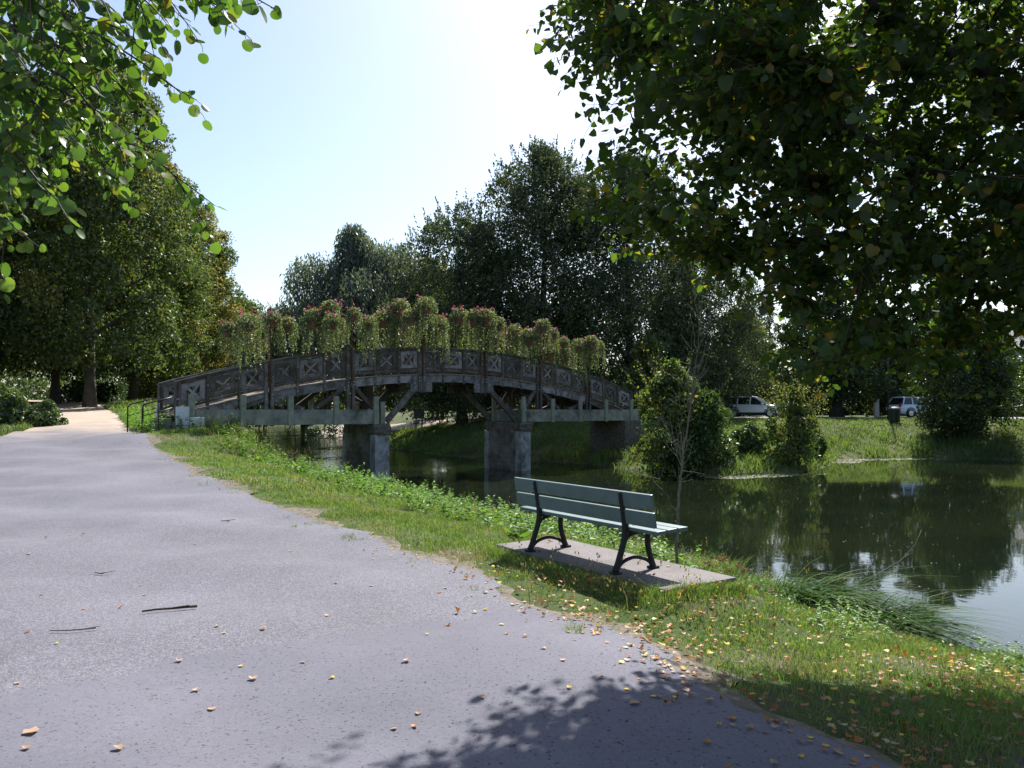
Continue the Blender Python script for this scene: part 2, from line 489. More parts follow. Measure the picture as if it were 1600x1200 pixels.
def inside(px, py, poly):
    r = np.zeros(px.shape, bool)
    n = len(poly)
    for i in range(n):
        x0, y0 = poly[i]; x1, y1 = poly[(i + 1) % n]
        if y0 == y1: continue
        c = ((y0 > py) != (y1 > py)) & (px < (x1 - x0) * (py - y0) / (y1 - y0) + x0)
        r ^= c
    return r

RIVER = np.vstack([NEAR, FAR[::-1]])
PY = [-60, 9, 12, 18, 26, 40, 60, 100, 400]
PZ = [0, 0, .05, .28, .72, 1.35, 2.15, 2.8, 3.6]
FYX = [-60, 20, 45, 60, 120, 400]
FZ = [.8, .8, .8, .9, 1.3, 2.2]

PADC = (.949, 8.056)              # middle of the bench slab
def G(x, y, detail=True):
    x = np.atleast_1d(np.asarray(x, float)); y = np.atleast_1d(np.asarray(y, float))
    dn = seg_dist(x, y, NEAR); df = seg_dist(x, y, FAR)
    riv = inside(x, y, RIVER)
    pn = np.interp(y, PY, PZ); pf = np.interp(y, FYX, FZ)
    rn = 1 - (1 - np.clip(dn / 6.3, 0, 1)) ** 1.35
    rf = 1 - (1 - np.clip(df / 9.0, 0, 1)) ** 1.7
    zn = ZW + (pn - ZW) * rn
    zf = ZW + (pf - ZW) * rf
    z = np.where(dn < df, zn, zf)
    z = np.where(riv, ZW - np.clip(np.minimum(dn, df) * .35, 0, 1.3), z)
    # the bank is filled level round the bench slab
    ux, uy = x - PADC[0], y - PADC[1]
    qa = np.maximum(np.abs(ux * .5593 - uy * .8290) - 1.40, 0); qb = np.maximum(np.abs(ux * .8290 + uy * .5593) - .48, 0)
    w = np.clip(1 - np.hypot(qa, qb) / .75, 0, 1); w = w * w * (3 - 2 * w)
    z = z + np.maximum(-.035 - z, 0) * w
    da = np.hypot(x + 11.0, y - 25.6)
    w = np.clip(1 - (da - 1.3) / 2.6, 0, 1); w = w * w * (3 - 2 * w)
    z = z + np.maximum(.86 - z, 0) * w
    if detail:
        z = z + .022 * np.sin(x * 2.1 + 1.3 * np.sin(y * 1.7)) + .018 * np.sin(y * 2.9 + x * .8)
    return z
def g1(x, y): return float(G(x, y)[0])

def hit(px, py):
    """point of the near ground seen at a photograph pixel"""
    Y = np.linspace(2.5, 90, 3500)
    X = (px - 800) / F * Y
    z = EYE - (py - 640) / F * Y
    g = np.interp(Y, PY, PZ)
    k = np.argmax(z < g)
    return (float(X[k]), float(Y[k]))

edge_px = [(1420, 1199), (1320, 1165), (1200, 1112), (1085, 1068), (1040, 1012), (985, 985), (800, 930), (735, 885), (600, 850), (450, 800), (300, 738), (240, 700), (213, 680), (200, 664), (185, 650), (163, 638), (150, 630)]
RIGHT = [(9, -8), (5.0, -.5)] + [hit(*p) for p in edge_px] + [(-44, 74), (-58, 100)]
LEFT = [(-9.5, -8), (-10, 0), (-11, 8), (-13.2, 16)] + [hit(*p) for p in [(0, 683), (52, 668), (72, 652), (82, 638), (82, 630)]] + [(-49, 74), (-63, 100)]

def resample(poly, n=None, step=None):
    p = np.asarray(poly, float)
    d = np.concatenate([[0], np.cumsum(np.hypot(*np.diff(p, axis=0).T))])
    if n is None: n = int(d[-1] / step) + 1
    s = np.linspace(0, d[-1], n)
    return np.stack([np.interp(s, d, p[:, 0]), np.interp(s, d, p[:, 1])], 1)
PATH = np.vstack([resample(RIGHT, 160), resample(LEFT, 160)[::-1]])

def axis_grid(lo, hi, fine_lo, fine_hi, step):
    fine = np.arange(fine_lo, fine_hi + 1e-6, step)
    a = fine_lo - np.geomspace(step, fine_lo - lo, 26)[::-1]
    b = fine_hi + np.geomspace(step, hi - fine_hi, 26)
    return np.concatenate([a, fine, b])
gx = axis_grid(-900, 900, -34, 46, .4)
gy = axis_grid(-120, 1600, -2, 66, .4)
XX, YY = np.meshgrid(gx, gy)
ZZ = G(XX.ravel(), YY.ravel())
inp = inside(XX.ravel(), YY.ravel(), PATH)
ZZ = np.where(inp, ZZ - .05, ZZ)
nx, ny = len(gx), len(gy)
ii = (np.arange(ny - 1)[:, None] * nx + np.arange(nx - 1)[None, :]).ravel()
gme = np_mesh('ground', np.stack([XX.ravel(), YY.ravel(), ZZ], 1), np.stack([ii, ii + 1, ii + nx + 1, ii + nx], 1), [M['ground']], smooth=True)
tag(mesh_obj('ground', gme), 'earth and turf of both river banks', 'ground', kind='structure')

# path sheet, lofted between its two wandering edges
n = 700
ra = resample(RIGHT, n); la = resample(LEFT, n)
kk = np.arange(n)
wob = .07 * np.sin(kk * 1.1) * np.sin(kk * .37) + .05 * np.sin(kk * .47 + 1) + rng.normal(0, .035, n)
da = la - ra
wob = np.clip(wob, -.1, .16)
ra = ra + da / np.linalg.norm(da, axis=1)[:, None] * wob[:, None]
m_ = 40
tt = np.linspace(0, 1, m_)
PXY = ra[:, None, :] * (1 - tt)[None, :, None] + la[:, None, :] * tt[None, :, None]
pz = G(PXY[..., 0].ravel(), PXY[..., 1].ravel()) + .008
ii = (np.arange(n - 1)[:, None] * m_ + np.arange(m_ - 1)[None, :]).ravel()
pme = np_mesh('path', np.stack([PXY[..., 0].ravel(), PXY[..., 1].ravel(), pz], 1), np.stack([ii, ii + 1, ii + m_ + 1, ii + m_], 1)[:, ::-1], [M['asphalt']], smooth=True)
tag(mesh_obj('path', pme), 'grey asphalt riverside path turning to sandy gravel under the trees', 'path', kind='structure')

# bare trodden soil along the asphalt edge
rr_ = resample(RIGHT, 700)
dd_ = np.gradient(rr_, axis=0); dd_ /= np.linalg.norm(dd_, axis=1)[:, None]
nn_ = np.stack([dd_[:, 1], -dd_[:, 0]], 1)
kq = np.arange(700)
wid_ = .20 + .16 * np.sin(kq * .31) + .12 * np.sin(kq * .83 + 2) + .10 * rng.normal(size=700)
offs = np.stack([np.full(700, -.35), np.full(700, 0.0), np.clip(wid_, .05, .8) * .6, np.clip(wid_, .05, .8)], 1)
VP = rr_[:, None, :] + nn_[:, None, :] * offs[..., None]
vz = G(VP[..., 0].ravel(), VP[..., 1].ravel()).reshape(700, 4) + np.array([.002, .004, .005, -.004])
ii = (np.arange(699)[:, None] * 4 + np.arange(3)[None, :]).ravel()
M['soil'] = simple_mat('trodden soil', (.065, .05, .036), (.19, .15, .115), 14, .95, .6, .01, objc=False, c3=(.06, .075, .03), s3=3.0)
tag(mesh_obj('soil_verge', np_mesh('soil_verge', np.concatenate([VP.reshape(-1, 2), vz.reshape(-1, 1)], 1), np.stack([ii, ii + 1, ii + 5, ii + 4], 1), [M['soil']], smooth=True)), 'bare brown soil between asphalt and grass', 'soil', kind='structure')

# water
wv = [(-160, -45, ZW), (120, -45, ZW), (120, 320, ZW), (-160, 320, ZW)]
tag(mesh_obj('water', np_mesh('water', wv, np.array([[0, 1, 2, 3]]), [M['water']])), 'dark still river water between the two banks', 'river', kind='structure')

def strip(name, poly, width, mat, lift, label, cat):
    c = resample(poly, step=.8)
    d = np.gradient(c, axis=0); d /= np.linalg.norm(d, axis=1)[:, None]
    nrm = np.stack([-d[:, 1], d[:, 0]], 1)
    k = 7
    o = np.linspace(-.5, .5, k) * width
    P = c[:, None, :] + nrm[:, None, :] * o[None, :, None]
    z = G(P[..., 0].ravel(), P[..., 1].ravel()) + lift
    ii = (np.arange(len(c) - 1)[:, None] * k + np.arange(k - 1)[None, :]).ravel()
    me = np_mesh(name, np.stack([P[..., 0].ravel(), P[..., 1].ravel(), z], 1), np.stack([ii, ii + 1, ii + k + 1, ii + k], 1), [mat], smooth=True)
    return tag(mesh_obj(name, me), label, cat, kind='structure')
strip('road', [(70, 36), (50, 52), (36, 60), (24, 61), (14, 60), (6, 61)], 6.0, M['road'], .06, 'pale road along the far bank beside the parked cars', 'road')
strip('sandy_path', [(7, 58), (0, 58), (-6, 62), (-14, 74), (-24, 98)], 3.0, M['sand'], .08, 'sandy footpath on the far bank seen under the bridge', 'path')

# ------------------------------------------------------------------ leaf fields (numpy)
def unit(v): return v / np.maximum(np.linalg.norm(v, axis=-1, keepdims=True), 1e-9)

def diamonds(c, axis, nrm, L, W, fold=.15):
    """one folded four-cornered leaf per row: two triangles each"""
    axis = unit(axis)
    nrm = unit(nrm - axis * (nrm * axis).sum(1, keepdims=True))
    side = np.cross(axis, nrm)
    L = L[:, None]; W = W[:, None]
    v = np.stack([c - axis * L * .5, c + side * W * .5 + nrm * W * fold - axis * L * .06, c + axis * L * .5, c - side * W * .5 + nrm * W * fold - axis * L * .06], 1)
    k = len(c)
    b = np.arange(k)[:, None] * 4
    return v.reshape(-1, 3), np.concatenate([b + np.array([[0, 1, 2]]), b + np.array([[0, 2, 3]])], 1).reshape(-1, 3)

class Pile:
    """collects several leaf fields into one mesh"""
    def __init__(s): s.v = []; s.f = []; s.m = []; s.n = 0
    def add(s, v, f, mi=0):
        s.v.append(v); s.f.append(f + s.n); s.m.append(np.full(len(f), mi)); s.n += len(v)
    def mesh(s, name, mats, smooth=False):
        return np_mesh(name, np.concatenate(s.v), s.f, mats, np.concatenate(s.m), smooth)

def lobe_leaves(rg, C, Rr, per, size, squash=1.0, up=.35, jitter=.7, droop=.25, aspect=.62):
    k = len(C)
    d = unit(rg.normal(size=(k * per, 3)) + np.array([0, 0, up]))
    c = np.repeat(C, per, 0); r = np.repeat(Rr, per)
    rad = r * (.62 + .46 * rg.random(k * per) ** .7)
    sc = np.array([1, 1, squash])
    p = c + d * rad[:, None] * sc
    nrm = unit(d + rg.normal(size=d.shape) * jitter)
    ax = rg.normal(size=d.shape) + np.array([0, 0, -droop * 3])
    L = size * (.6 + .8 * rg.random(k * per))
    return diamonds(p, ax, nrm, L, L * aspect)

def envelope_lobes(rg, n, H, base, prof, lr, ring=.62):
    """lobe centres spread through a crown whose radius over height is prof(h01)"""
    C = []; Rr = []
    while len(C) < n:
        h = rg.random()
        pr = prof(h)
        if rg.random() > (pr / prof.mx) ** .9 + .05: continue
        a = rg.random() * 2 * math.pi
        q = ring + (1 - ring) * rg.random()
        if rg.random() < .16: q *= rg.random()
        r = lr * (.65 + .75 * rg.random()) * (.55 + .45 * pr / prof.mx)
        rr = max(0, pr * q - r * .6)
        C.append((rr * math.cos(a), rr * math.sin(a), base + h * (H - base) ))
        Rr.append(r)
    return np.array(C), np.array(Rr)

class Prof:
    def __init__(s, pts):
        s.x = [p[0] for p in pts]; s.y = [p[1] for p in pts]; s.mx = max(s.y)
    def __call__(s, h): return float(np.interp(h, s.x, s.y))

def trunk_mb(rg, H, r0, top, C, nl=10, lean=0.0, fork=.25, base_flare=1.5):
    mb = MB()
    pts = []; rad = []
    ph = rg.random() * 6
    for i in range(9):
        q = i / 8
        z = -.3 + (top + .3) * q
        pts.append((lean * q * H * .1 + .12 * math.sin(ph + q * 5), .12 * math.cos(ph + q * 4), z))
        rad.append(r0 * (1 - .82 * q) * (base_flare if i == 0 else 1))
    mb.tube(pts, rad, 9)
    order = rg.permutation(len(C))[:nl]
    for j in order:
        c = C[j]
        z0 = min(top * .92, max(top * fork, c[2] - np.hypot(c[0], c[1]) * .7))
        q = (z0 + .3) / (top + .3)
        k = min(7, int(q * 8)); fr = q * 8 - k
        s = Vector(pts[k]).lerp(Vector(pts[k + 1]), fr)
        e = Vector(c)
        mid = s.lerp(e, .5) + Vector((0, 0, .08 * (e - s).length))
        rr = r0 * (1 - .82 * q) * .55
        mb.tube([s, s.lerp(mid, .5), mid, mid.lerp(e, .55), e], [rr, rr * .8, rr * .6, rr * .42, rr * .2], 6)
    return mb

def make_tree(name, seed, H, base, prof, nl, lr, per, size, mat, bark, r0=.35, squash=1.0, top=None, limbs=12, up=.35, ring=.62, droop=.25, aspect=.62, mats2=None, lean=0, smooth_extra=None, spikes=0):
    """returns (trunk mesh owner, crown mesh) as children of a new Empty at the origin"""
    rg = np.random.default_rng(seed)
    C, Rr = envelope_lobes(rg, nl, H, base, prof, lr, ring)
    pile = Pile()
    if mats2:
        pick = rg.random(len(C)) < mats2[1]
        if pick.any(): pile.add(*lobe_leaves(rg, C[pick], Rr[pick], per, size, squash, up, .7, droop, aspect), 1)
        C1, R1 = C[~pick], Rr[~pick]
    else: C1, R1 = C, Rr
    pile.add(*lobe_leaves(rg, C1, R1, per, size, squash, up, .7, droop, aspect), 0)
    if spikes:
        # upright leafy shoots that break the outline
        P = []; A = []
        for _ in range(spikes):
            h = rg.random() ** .6
            a = rg.random() * 6.283
            pr = prof(h)
            b = np.array([pr * .92 * math.cos(a), pr * .92 * math.sin(a), base + h * (H - base)])
            ln = .6 + 1.3 * rg.random()
            d = unit(np.array([[.35 * math.cos(a), .35 * math.sin(a), 1.0]]))[0]
            m = 26
            tq = rg.random(m)
            P.append(b + d * (tq * ln)[:, None] + rg.normal(size=(m, 3)) * (.16 * (1.1 - tq))[:, None])
            A.append(np.tile(d, (m, 1)) + rg.normal(size=(m, 3)) * .7)
        P = np.concatenate(P); A = np.concatenate(A)
        L = size * (.6 + .6 * rg.random(len(P)))
        pile.add(*diamonds(P, A, rg.normal(size=P.shape), L, L * aspect), 0)
    root = empty(name)
    trunk_mb(rg, H, r0, top or H * .8, C, limbs, lean).build('trunk', bark, root, smooth=True)
    mm = [mat] + ([mats2[0]] if mats2 else [])
    mesh_obj('crown', pile.mesh('crown', mm), root)
    return root

def place(root, x, y, label, cat, rz=0, s=1.0, group=None, dz=-.05, sz=None):
    root.location = (x, y, g1(x, y) + dz)
    root.rotation_euler = (0, 0, rz)
    root.scale = (s, s, sz or s)
    return tag(root, label, cat, group)

first = {}
def use(proto):
    """the prototype itself the first time, then copies sharing its meshes"""
    if proto.name in first: return copy_tree(proto)
    first[proto.name] = 1
    return proto

# ------------------------------------------------------------------ avenue of plane trees on the left
profP = Prof([(0, 4.2), (.08, 5.8), (.3, 6.4), (.55, 5.9), (.8, 4.4), (.93, 2.6), (1, .6)])
planeA = make_tree('plane_tree', 11, 23.5, 2.9, profP, 270, 1.2, 300, .235, M['plane'], M['bark_plane'], .34, 1.0, 18, 14, mats2=(M['plane_gold'], .05), ring=.72)
planeB = make_tree('plane_tree', 12, 22.0, .7, profP, 300, 1.1, 270, .23, M['plane_gold'], M['bark_plane'], .4, 1.05, 17, 14, mats2=(M['plane'], .42))
GA = 'plane trees of the avenue at the path'
for proto, x, y, rz, s, sz, lab in [
    (planeA, -27.6, 50, .3, 1.0, 1.04, 'tall dark plane tree right of the path end, nearest of its row'),
    (planeA, -31.0, 63, 1.7, 1.0, .92, 'dark green plane tree just behind the nearest right hand plane tree'),
    (planeB, -31.8, 74, 4.1, 1.0, .94, 'golden plane tree whose skirt of leaves reaches the lawn beside the bridge'),
    (planeB, -41.0, 100, 2.9, 1.05, .92, 'far yellowing plane tree ending the row above the river bend'),
    (planeA, -33.8, 57, 2.2, .92, .95, 'dark plane tree in the shade straight behind the end of the path'),
    (planeA, -38.5, 70, 5.0, .92, .95, 'shaded plane tree deep in the avenue, right of the path axis'),
    (planeA, -31.0, 35, .9, 1.0, 1.0, 'dark plane tree left of the path above the pale bush'),
    (planeA, -37.5, 48, 3.6, 1.0, 1.02, 'second dark plane tree left of the path, behind the one above the bush'),
    (planeA, -45.0, 61, 1.2, 1.0, 1.0, 'third dark plane tree on the left side of the avenue'),
    (planeA, -54.0, 78, 4.4, 1.0, 1.0, 'deepest plane tree closing the shaded avenue'),
]:
    place(use(proto), x, y, lab, 'tree', rz, s, GA, sz=sz)

# ------------------------------------------------------------------ far bank trees
profL = Prof([(0, 4.8), (.1, 6.4), (.32, 7.3), (.55, 7.0), (.75, 5.6), (.9, 3.6), (.97, 1.9), (1, .8)])
limeA = make_tree('lime_tree', 21, 20.5, .9, profL, 330, 1.15, 235, .212, M['lime_bg'], M['bark'], .45, 1.35, 17, 14, up=.5, ring=.45, spikes=230)
limeB = make_tree('lime_tree', 22, 17.0, .9, profL, 310, 1.05, 230, .21, M['lime_bg'], M['bark'], .4, 1.3, 14, 14, up=.5, ring=.5, mats2=(M['gold'], .06), spikes=200)
GL = 'dark lime trees behind the bridge'
place(use(limeB), -3.8, 58.5, 'dark lime tree behind the bridge beside the willow, its thick trunk seen under the deck', 'tree', .4, .95, GL)
place(use(limeA), 2.4, 59, 'tallest dark lime tree, its spiky top highest above the bridge', 'tree', 2.0, 1.0, GL)
place(use(limeA), 8.6, 56.5, 'dark lime tree behind the right end of the bridge, just right of the tallest', 'tree', 4.4, .93, GL)
place(use(limeB), 14.2, 60, 'smaller dark lime tree left of the silver car with yellow flecked leaves', 'tree', 1.1, .82, GL)

def make_willow(seed):
    rg = np.random.default_rng(seed)
    H = 18.5
    C = []
    # a few rising limbs whose ends make the humps of the outline
    humps = [(-1.3, .5, 16.9, 1.2), (-.3, .2, 15.4, 1.7), (1.9, -.4, 14.6, 2.0), (4.6, .6, 13.4, 1.9), (3.6, .2, 13.6, 2.3), (-3.8, -.5, 13.4, 2.3), (1.6, 1.5, 13, 2.4), (-2, 2, 13.6, 2.3), (6.2, -.5, 11.4, 2.2), (-6.4, .3, 9.6, 2.1), (0, -2.8, 11.5, 2.5), (-4.5, 2.2, 10.5, 2.3), (4.6, -2.2, 10.6, 2.2), (-8.3, -.3, 7.0, 1.6), (2.6, -3.2, 9, 2.2), (-2.8, -3.0, 9, 2.2), (7.4, 1.2, 8, 1.9), (-.4, .2, 12, 2.6)]
    P = []; A = []; W = []
    for hx, hy, hz, hr in humps:
        for _ in range(300):
            d = unit(rg.normal(size=3) + np.array([0, 0, .8]))
            s = np.array([hx, hy, hz]) + d * hr * (.35 + .65 * rg.random()) * np.array([1, 1, .75])
            ln = min(s[2] - .6, (1.6 + 4.2 * rg.random() ** 1.3))
            m = int(ln / .24) + 2
            q = np.linspace(0, 1, m)
            out = np.array([d[0], d[1], 0]) * .55
            sway = rg.normal(size=3) * np.array([.25, .25, 0])
            p = s + out * (1 - (1 - q) ** 2)[:, None] + np.array([0, 0, -1]) * (q * ln)[:, None] + sway * (q ** 2)[:, None] + rg.normal(size=(m, 3)) * .09
            P.append(p)
            A.append(np.tile([0, 0, -1.0], (m, 1)) + rg.normal(size=(m, 3)) * .38 + d * np.array([.3, .3, 0]))
        C.append((hx, hy, hz))
    P = np.concatenate(P); A = np.concatenate(A)
    L = .34 * (.7 + .6 * rg.random(len(P)))
    pile = Pile()
    pile.add(*diamonds(P, A, rg.normal(size=P.shape), L, L * .3), 0)
    root = empty('weeping_willow')
    trunk_mb(rg, H, .55, 10, np.array(C), len(C), fork=.2).build('trunk', M['bark'], root, smooth=True)
    mesh_obj('crown', pile.mesh('crown', [M['willow']]), root)
    return root
wil = make_willow(31)
place(wil, -13.8, 74, 'tall weeping willow with hazy drooping strands behind the flower baskets', 'tree', 0.0, 1.3, sz=1.13)

profB = Prof([(0, 3.4), (.2, 5.2), (.5, 5.4), (.8, 3.6), (1, .8)])
farA = make_tree('distant_tree', 41, 15, .6, profB, 150, 1.4, 180, .38, M['plane'], M['bark'], .35, 1.0, 11, 8)
GF = 'distant trees closing the river'
for x, y, s, rz, lab in [
    (-41.5, 118, 1.32, 0.0, 'round distant tree on the river bend right of the golden plane trees'),
    (-36, 132, .9, 1.0, 'lower distant tree seen below the willow top at the far river bend'),
    (-27, 138, .95, 2.0, 'distant tree left behind the weeping willow'),
    (-17, 120, .95, 3.0, 'distant tree hidden behind the middle of the willow'),
    (-5, 112, .95, 4.0, 'distant tree in the gap between willow and dark lime'),
    (8, 108, .95, 5.0, 'distant tree showing through the lime trunks'),
    (22, 104, .9, .5, 'distant tree far behind the silver car'),
    (48, 106, .9, 1.5, 'distant tree behind the spreading cedar'),
    (62, 100, .9, 2.5, 'distant tree far right behind the waterside trees'),
    (78, 92, 1.0, 3.5, 'distant tree outermost at the right bank'),
]:
    place(use(farA), x, y, lab, 'tree', rz, s, GF)

profG = Prof([(0, 2.0), (.2, 2.9), (.5, 2.8), (.8, 1.8), (1, .3)])
gold = make_tree('young_maple', 42, 9.5, .7, profG, 110, .62, 150, .24, M['gold'], M['bark'], .16, 1.1, 7.5, 9, mats2=(M['shrub'], .3))
place(use(gold), 21.2, 71.5, 'yellow green young tree behind the silver car', 'tree', .5, 1.12)
place(use(gold), 9.0, 50.0, 'yellow leaved young tree by the right end of the bridge', 'tree', 2.5, .62)

def make_conifer(seed, H, r0):
    rg = np.random.default_rng(seed)
    P = []; A = []
    for i in range(26):
        z = 1.0 + (H - 1.2) * i / 25
        rr = r0 * (1 - (z - 1) / (H - .6)) ** .85 + .12
        for k in range(7):
            a = rg.random() * 6.283
            m = 46
            q = rg.random(m) ** .7
            p = np.stack([np.cos(a) * q * rr, np.sin(a) * q * rr, z - q ** 1.5 * rr * .28], 1) + rg.normal(size=(m, 3)) * .14
            P.append(p)
            A.append(np.tile([np.cos(a), np.sin(a), -.4], (m, 1)) + rg.normal(size=(m, 3)) * .6)
    P = np.concatenate(P); A = np.concatenate(A)
    L = .34 * (.6 + .6 * rg.random(len(P)))
    root = empty('spruce_tree')
    mb = MB(); mb.tube([(0, 0, -.3), (0, 0, H * .5), (0, 0, H)], [.22, .13, .02], 7)
    mb.build('trunk', M['bark'], root, smooth=True)
    pile = Pile(); pile.add(*diamonds(P, A, rg.normal(size=P.shape) + np.array([0, 0, 1]), L, L * .35))
    mesh_obj('crown', pile.mesh('crown', [M['conifer']]), root)
    return root
con = make_conifer(43, 16, 3.0)
place(con, 29.5, 88, 'bluish pointed spruce in the sky gap right of the lime trees', 'tree')

profC = Prof([(0, 4.6), (.15, 5.6), (.4, 5.4), (.7, 4.0), (.9, 2.2), (1, .6)])
cedar = make_tree('cedar_tree', 44, 13.5, 1.6, profC, 210, 1.0, 200, .24, M['dark'], M['bark'], .5, .55, 10, 16, droop=.1, ring=.4)
place(cedar, 27.6, 65, 'dark spreading tree with thick low forking trunk between the gate posts', 'tree', .3, 1.0)
place(copy_tree(cedar), 36.2, 67.5, 'second dark spreading tree behind the pale blue car', 'tree', 2.1, 1.05, sz=.98)
place(copy_tree(cedar), 46.5, 62, 'third dark spreading tree far right behind the waterside trees', 'tree', 3.9, 1.0, sz=.85)
profD = Prof([(0, 2.2), (.15, 3.4), (.45, 3.9), (.75, 3.0), (1, .5)])
alder = make_tree('alder_tree', 45, 9.0, .25, profD, 190, .78, 210, .18, M['dark'], M['bark'], .2, 1.0, 7, 12, mats2=(M['shrub'], .2))
GW = 'trees standing at the far right waterside'
place(use(alder), 27.7, 47.2, 'dense dark waterside tree right of the dustbin', 'tree', .2, .86, GW, sz=.82)
place(use(alder), 34.0, 45.5, 'dark rounded waterside tree second from the dustbin', 'tree', 2.2, .98, GW, sz=.78)
place(use(alder), 36.0, 42, 'waterside tree at the far right, nearest the picture edge', 'tree', 4.2, .85, GW, sz=.7)
place(use(alder), 41.5, 36.5, 'waterside tree beyond the right edge of the view', 'tree', 5.2, .9, GW, sz=.68)

# shrubs on the far water edge
def make_shrub(name, seed, H, rad, n, lr, per, size, mat, twigs=0, mat2=None):
    rg = np.random.default_rng(seed)
    prof = Prof([(0, rad * .8), (.25, rad), (.6, rad * .8), (.9, rad * .35), (1, rad * .12)])
    C, Rr = envelope_lobes(rg, n, H, .15, prof, lr, .45)
    pile = Pile()
    if mat2:
        pk = rg.random(len(C)) < .35
        pile.add(*lobe_leaves(rg, C[pk], Rr[pk], per, size, 1.15, .5), 1)
        C1, R1 = C[~pk], Rr[~pk]
    else: C1, R1 = C, Rr
    pile.add(*lobe_leaves(rg, C1, R1, per, size, 1.15, .5), 0)
    root = empty(name)
    mb = MB()
    for i in range(9):
        a = rg.random() * 6.283
        e = C[int(rg.integers(len(C)))]
        mb.tube([(.2 * math.cos(a), .2 * math.sin(a), -.3), (e[0] * .4, e[1] * .4, e[2] * .55), tuple(e)], [.045, .03, .012], 5)
    P = []; A = []
    for i in range(twigs):
        a = rg.random() * 6.283; sp = rad * .75 * rg.random()
        b = np.array([sp * math.cos(a), sp * math.sin(a), H * (.6 + .3 * rg.random())])
        d = unit(np.array([.5 * math.cos(a), .5 * math.sin(a), 1.0]) + rg.normal(size=3) * .2)
        ln = H * (.2 + .26 * rg.random())
        mb.tube([tuple(b), tuple(b + d * ln * .5), tuple(b + d * ln + np.array([0, 0, -.05]))], [.016, .011, .005], 4)
        m = 26
        q = rg.random(m)
        P.append(b + d * (q * ln)[:, None] + rg.normal(size=(m, 3)) * .09)
        A.append(rg.normal(size=(m, 3)) + d)
    if twigs:
        P = np.concatenate(P); A = np.concatenate(A)
        L = size * .8 * (.5 + .6 * rg.random(len(P)))
        pile.add(*diamonds(P, A, rg.normal(size=P.shape), L, L * .6), 1 if mat2 else 0)
    mb.build('stems', M['bark'], root, smooth=True)
    mesh_obj('foliage', pile.mesh('foliage', [mat] + ([mat2] if mat2 else [])), root)
    return root
sh1 = make_shrub('waterside_shrub', 51, 4.6, 2.2, 75, .55, 190, .16, M['shrub'], 16, M['gold'])
place(sh1, 7.3, 34.6, 'large leafy shrub hanging over the water at the right end of the bridge', 'shrub', .3, 1.0, dz=.0)
sh1b = make_shrub('waterside_shrub', 52, 3.3, 1.5, 45, .5, 180, .15, M['shrub'], 8)
place(sh1b, 8.7, 34.0, 'smaller rounded shrub beside the large waterside shrub', 'shrub', 1.3, 1.0)
sh2 = make_shrub('waterside_shrub', 53, 3.4, 1.75, 46, .42, 150, .14, M['shrub'], 60, M['gold'])
place(sh2, 13.3, 36.0, 'waterside shrub with sparse brown twigs on top in front of the silver car', 'shrub', .8, 1.0)
sh3 = make_shrub('low_bush', 54, 1.5, 1.35, 40, .4, 170, .17, M['bush_pale'])
place(sh3, -20.4, 30.5, 'low pale green bush at the left edge of the path', 'bush', 0, 1.0)
c3 = place(copy_tree(sh3), -18.9, 31.2, 'smaller pale bush just right of the low bush by the path', 'bush', 2.0, .62)
sh4 = make_shrub('low_bush', 55, 1.3, 1.1, 26, .38, 160, .16, M['shrub'])
place(sh4, 15.3, 39.8, 'low rounded bush on the far bank right of the twiggy shrub', 'bush', 1.0, 1.0)
place(copy_tree(sh4), 11.2, 36.3, 'low bush between the two waterside shrubs below the car', 'bush', 2.4, .95)

# far woods that close the horizon, and shaded undergrowth in the avenue
def leaf_mass(name, seed, boxes, size, mat, label):
    rg = np.random.default_rng(seed)
    pile = Pile()
    for x0, y0, x1, y1, dep, h, n_, lr, per in boxes:
        q = rg.random(n_); 
        ln = math.hypot(x1 - x0, y1 - y0); nn = np.array([-(y1 - y0), x1 - x0]) / ln
        xy = np.array([x0, y0]) + np.array([x1 - x0, y1 - y0]) * q[:, None] + nn * ((rg.random(n_) - .5) * dep)[:, None]
        top = h * (.72 + .28 * np.sin(q * ln * .22 + 1) * np.cos(q * ln * .09) + .1 * rg.normal(size=n_))
        z = G(xy[:, 0], xy[:, 1]) + .1 + rg.random(n_) * np.maximum(top - lr, .2)
        pile.add(*lobe_leaves(rg, np.concatenate([xy, z[:, None]], 1), lr * (.7 + .6 * rg.random(n_)), per, size, 1.0))
    return tag(mesh_obj(name, pile.mesh(name, [mat])), label, 'woods', kind='stuff')
leaf_mass('woods', 63, [(-190, 70, -110, 170, 25, 19, 230, 3.2, 80), (-110, 170, -20, 185, 20, 16, 230, 3.0, 80), (-20, 150, 60, 140, 18, 13, 220, 2.6, 80), (60, 140, 170, 95, 18, 14, 240, 2.8, 80), (-150, 20, -190, 80, 20, 18, 120, 3.2, 80), (22, 82, 46, 80, 6, 8.5, 90, 1.7, 90), (46, 78, 84, 54, 8, 9, 120, 1.8, 90)], .9, M['plane'], 'far woods closing the view behind the single trees')
leaf_mass('undergrowth', 64, [(-62, 96, -46, 104, 5, 6.5, 110, .9, 70), (-34, 60, -47, 92, 3, 2.2, 90, .7, 70), (-36, 38, -58, 78, 6, 3.2, 190, .8, 70), (-28, 28, -40, 40, 5, 3.0, 110, .7, 70)], .28, M['dark'], 'shaded undergrowth below the plane trees of the avenue')

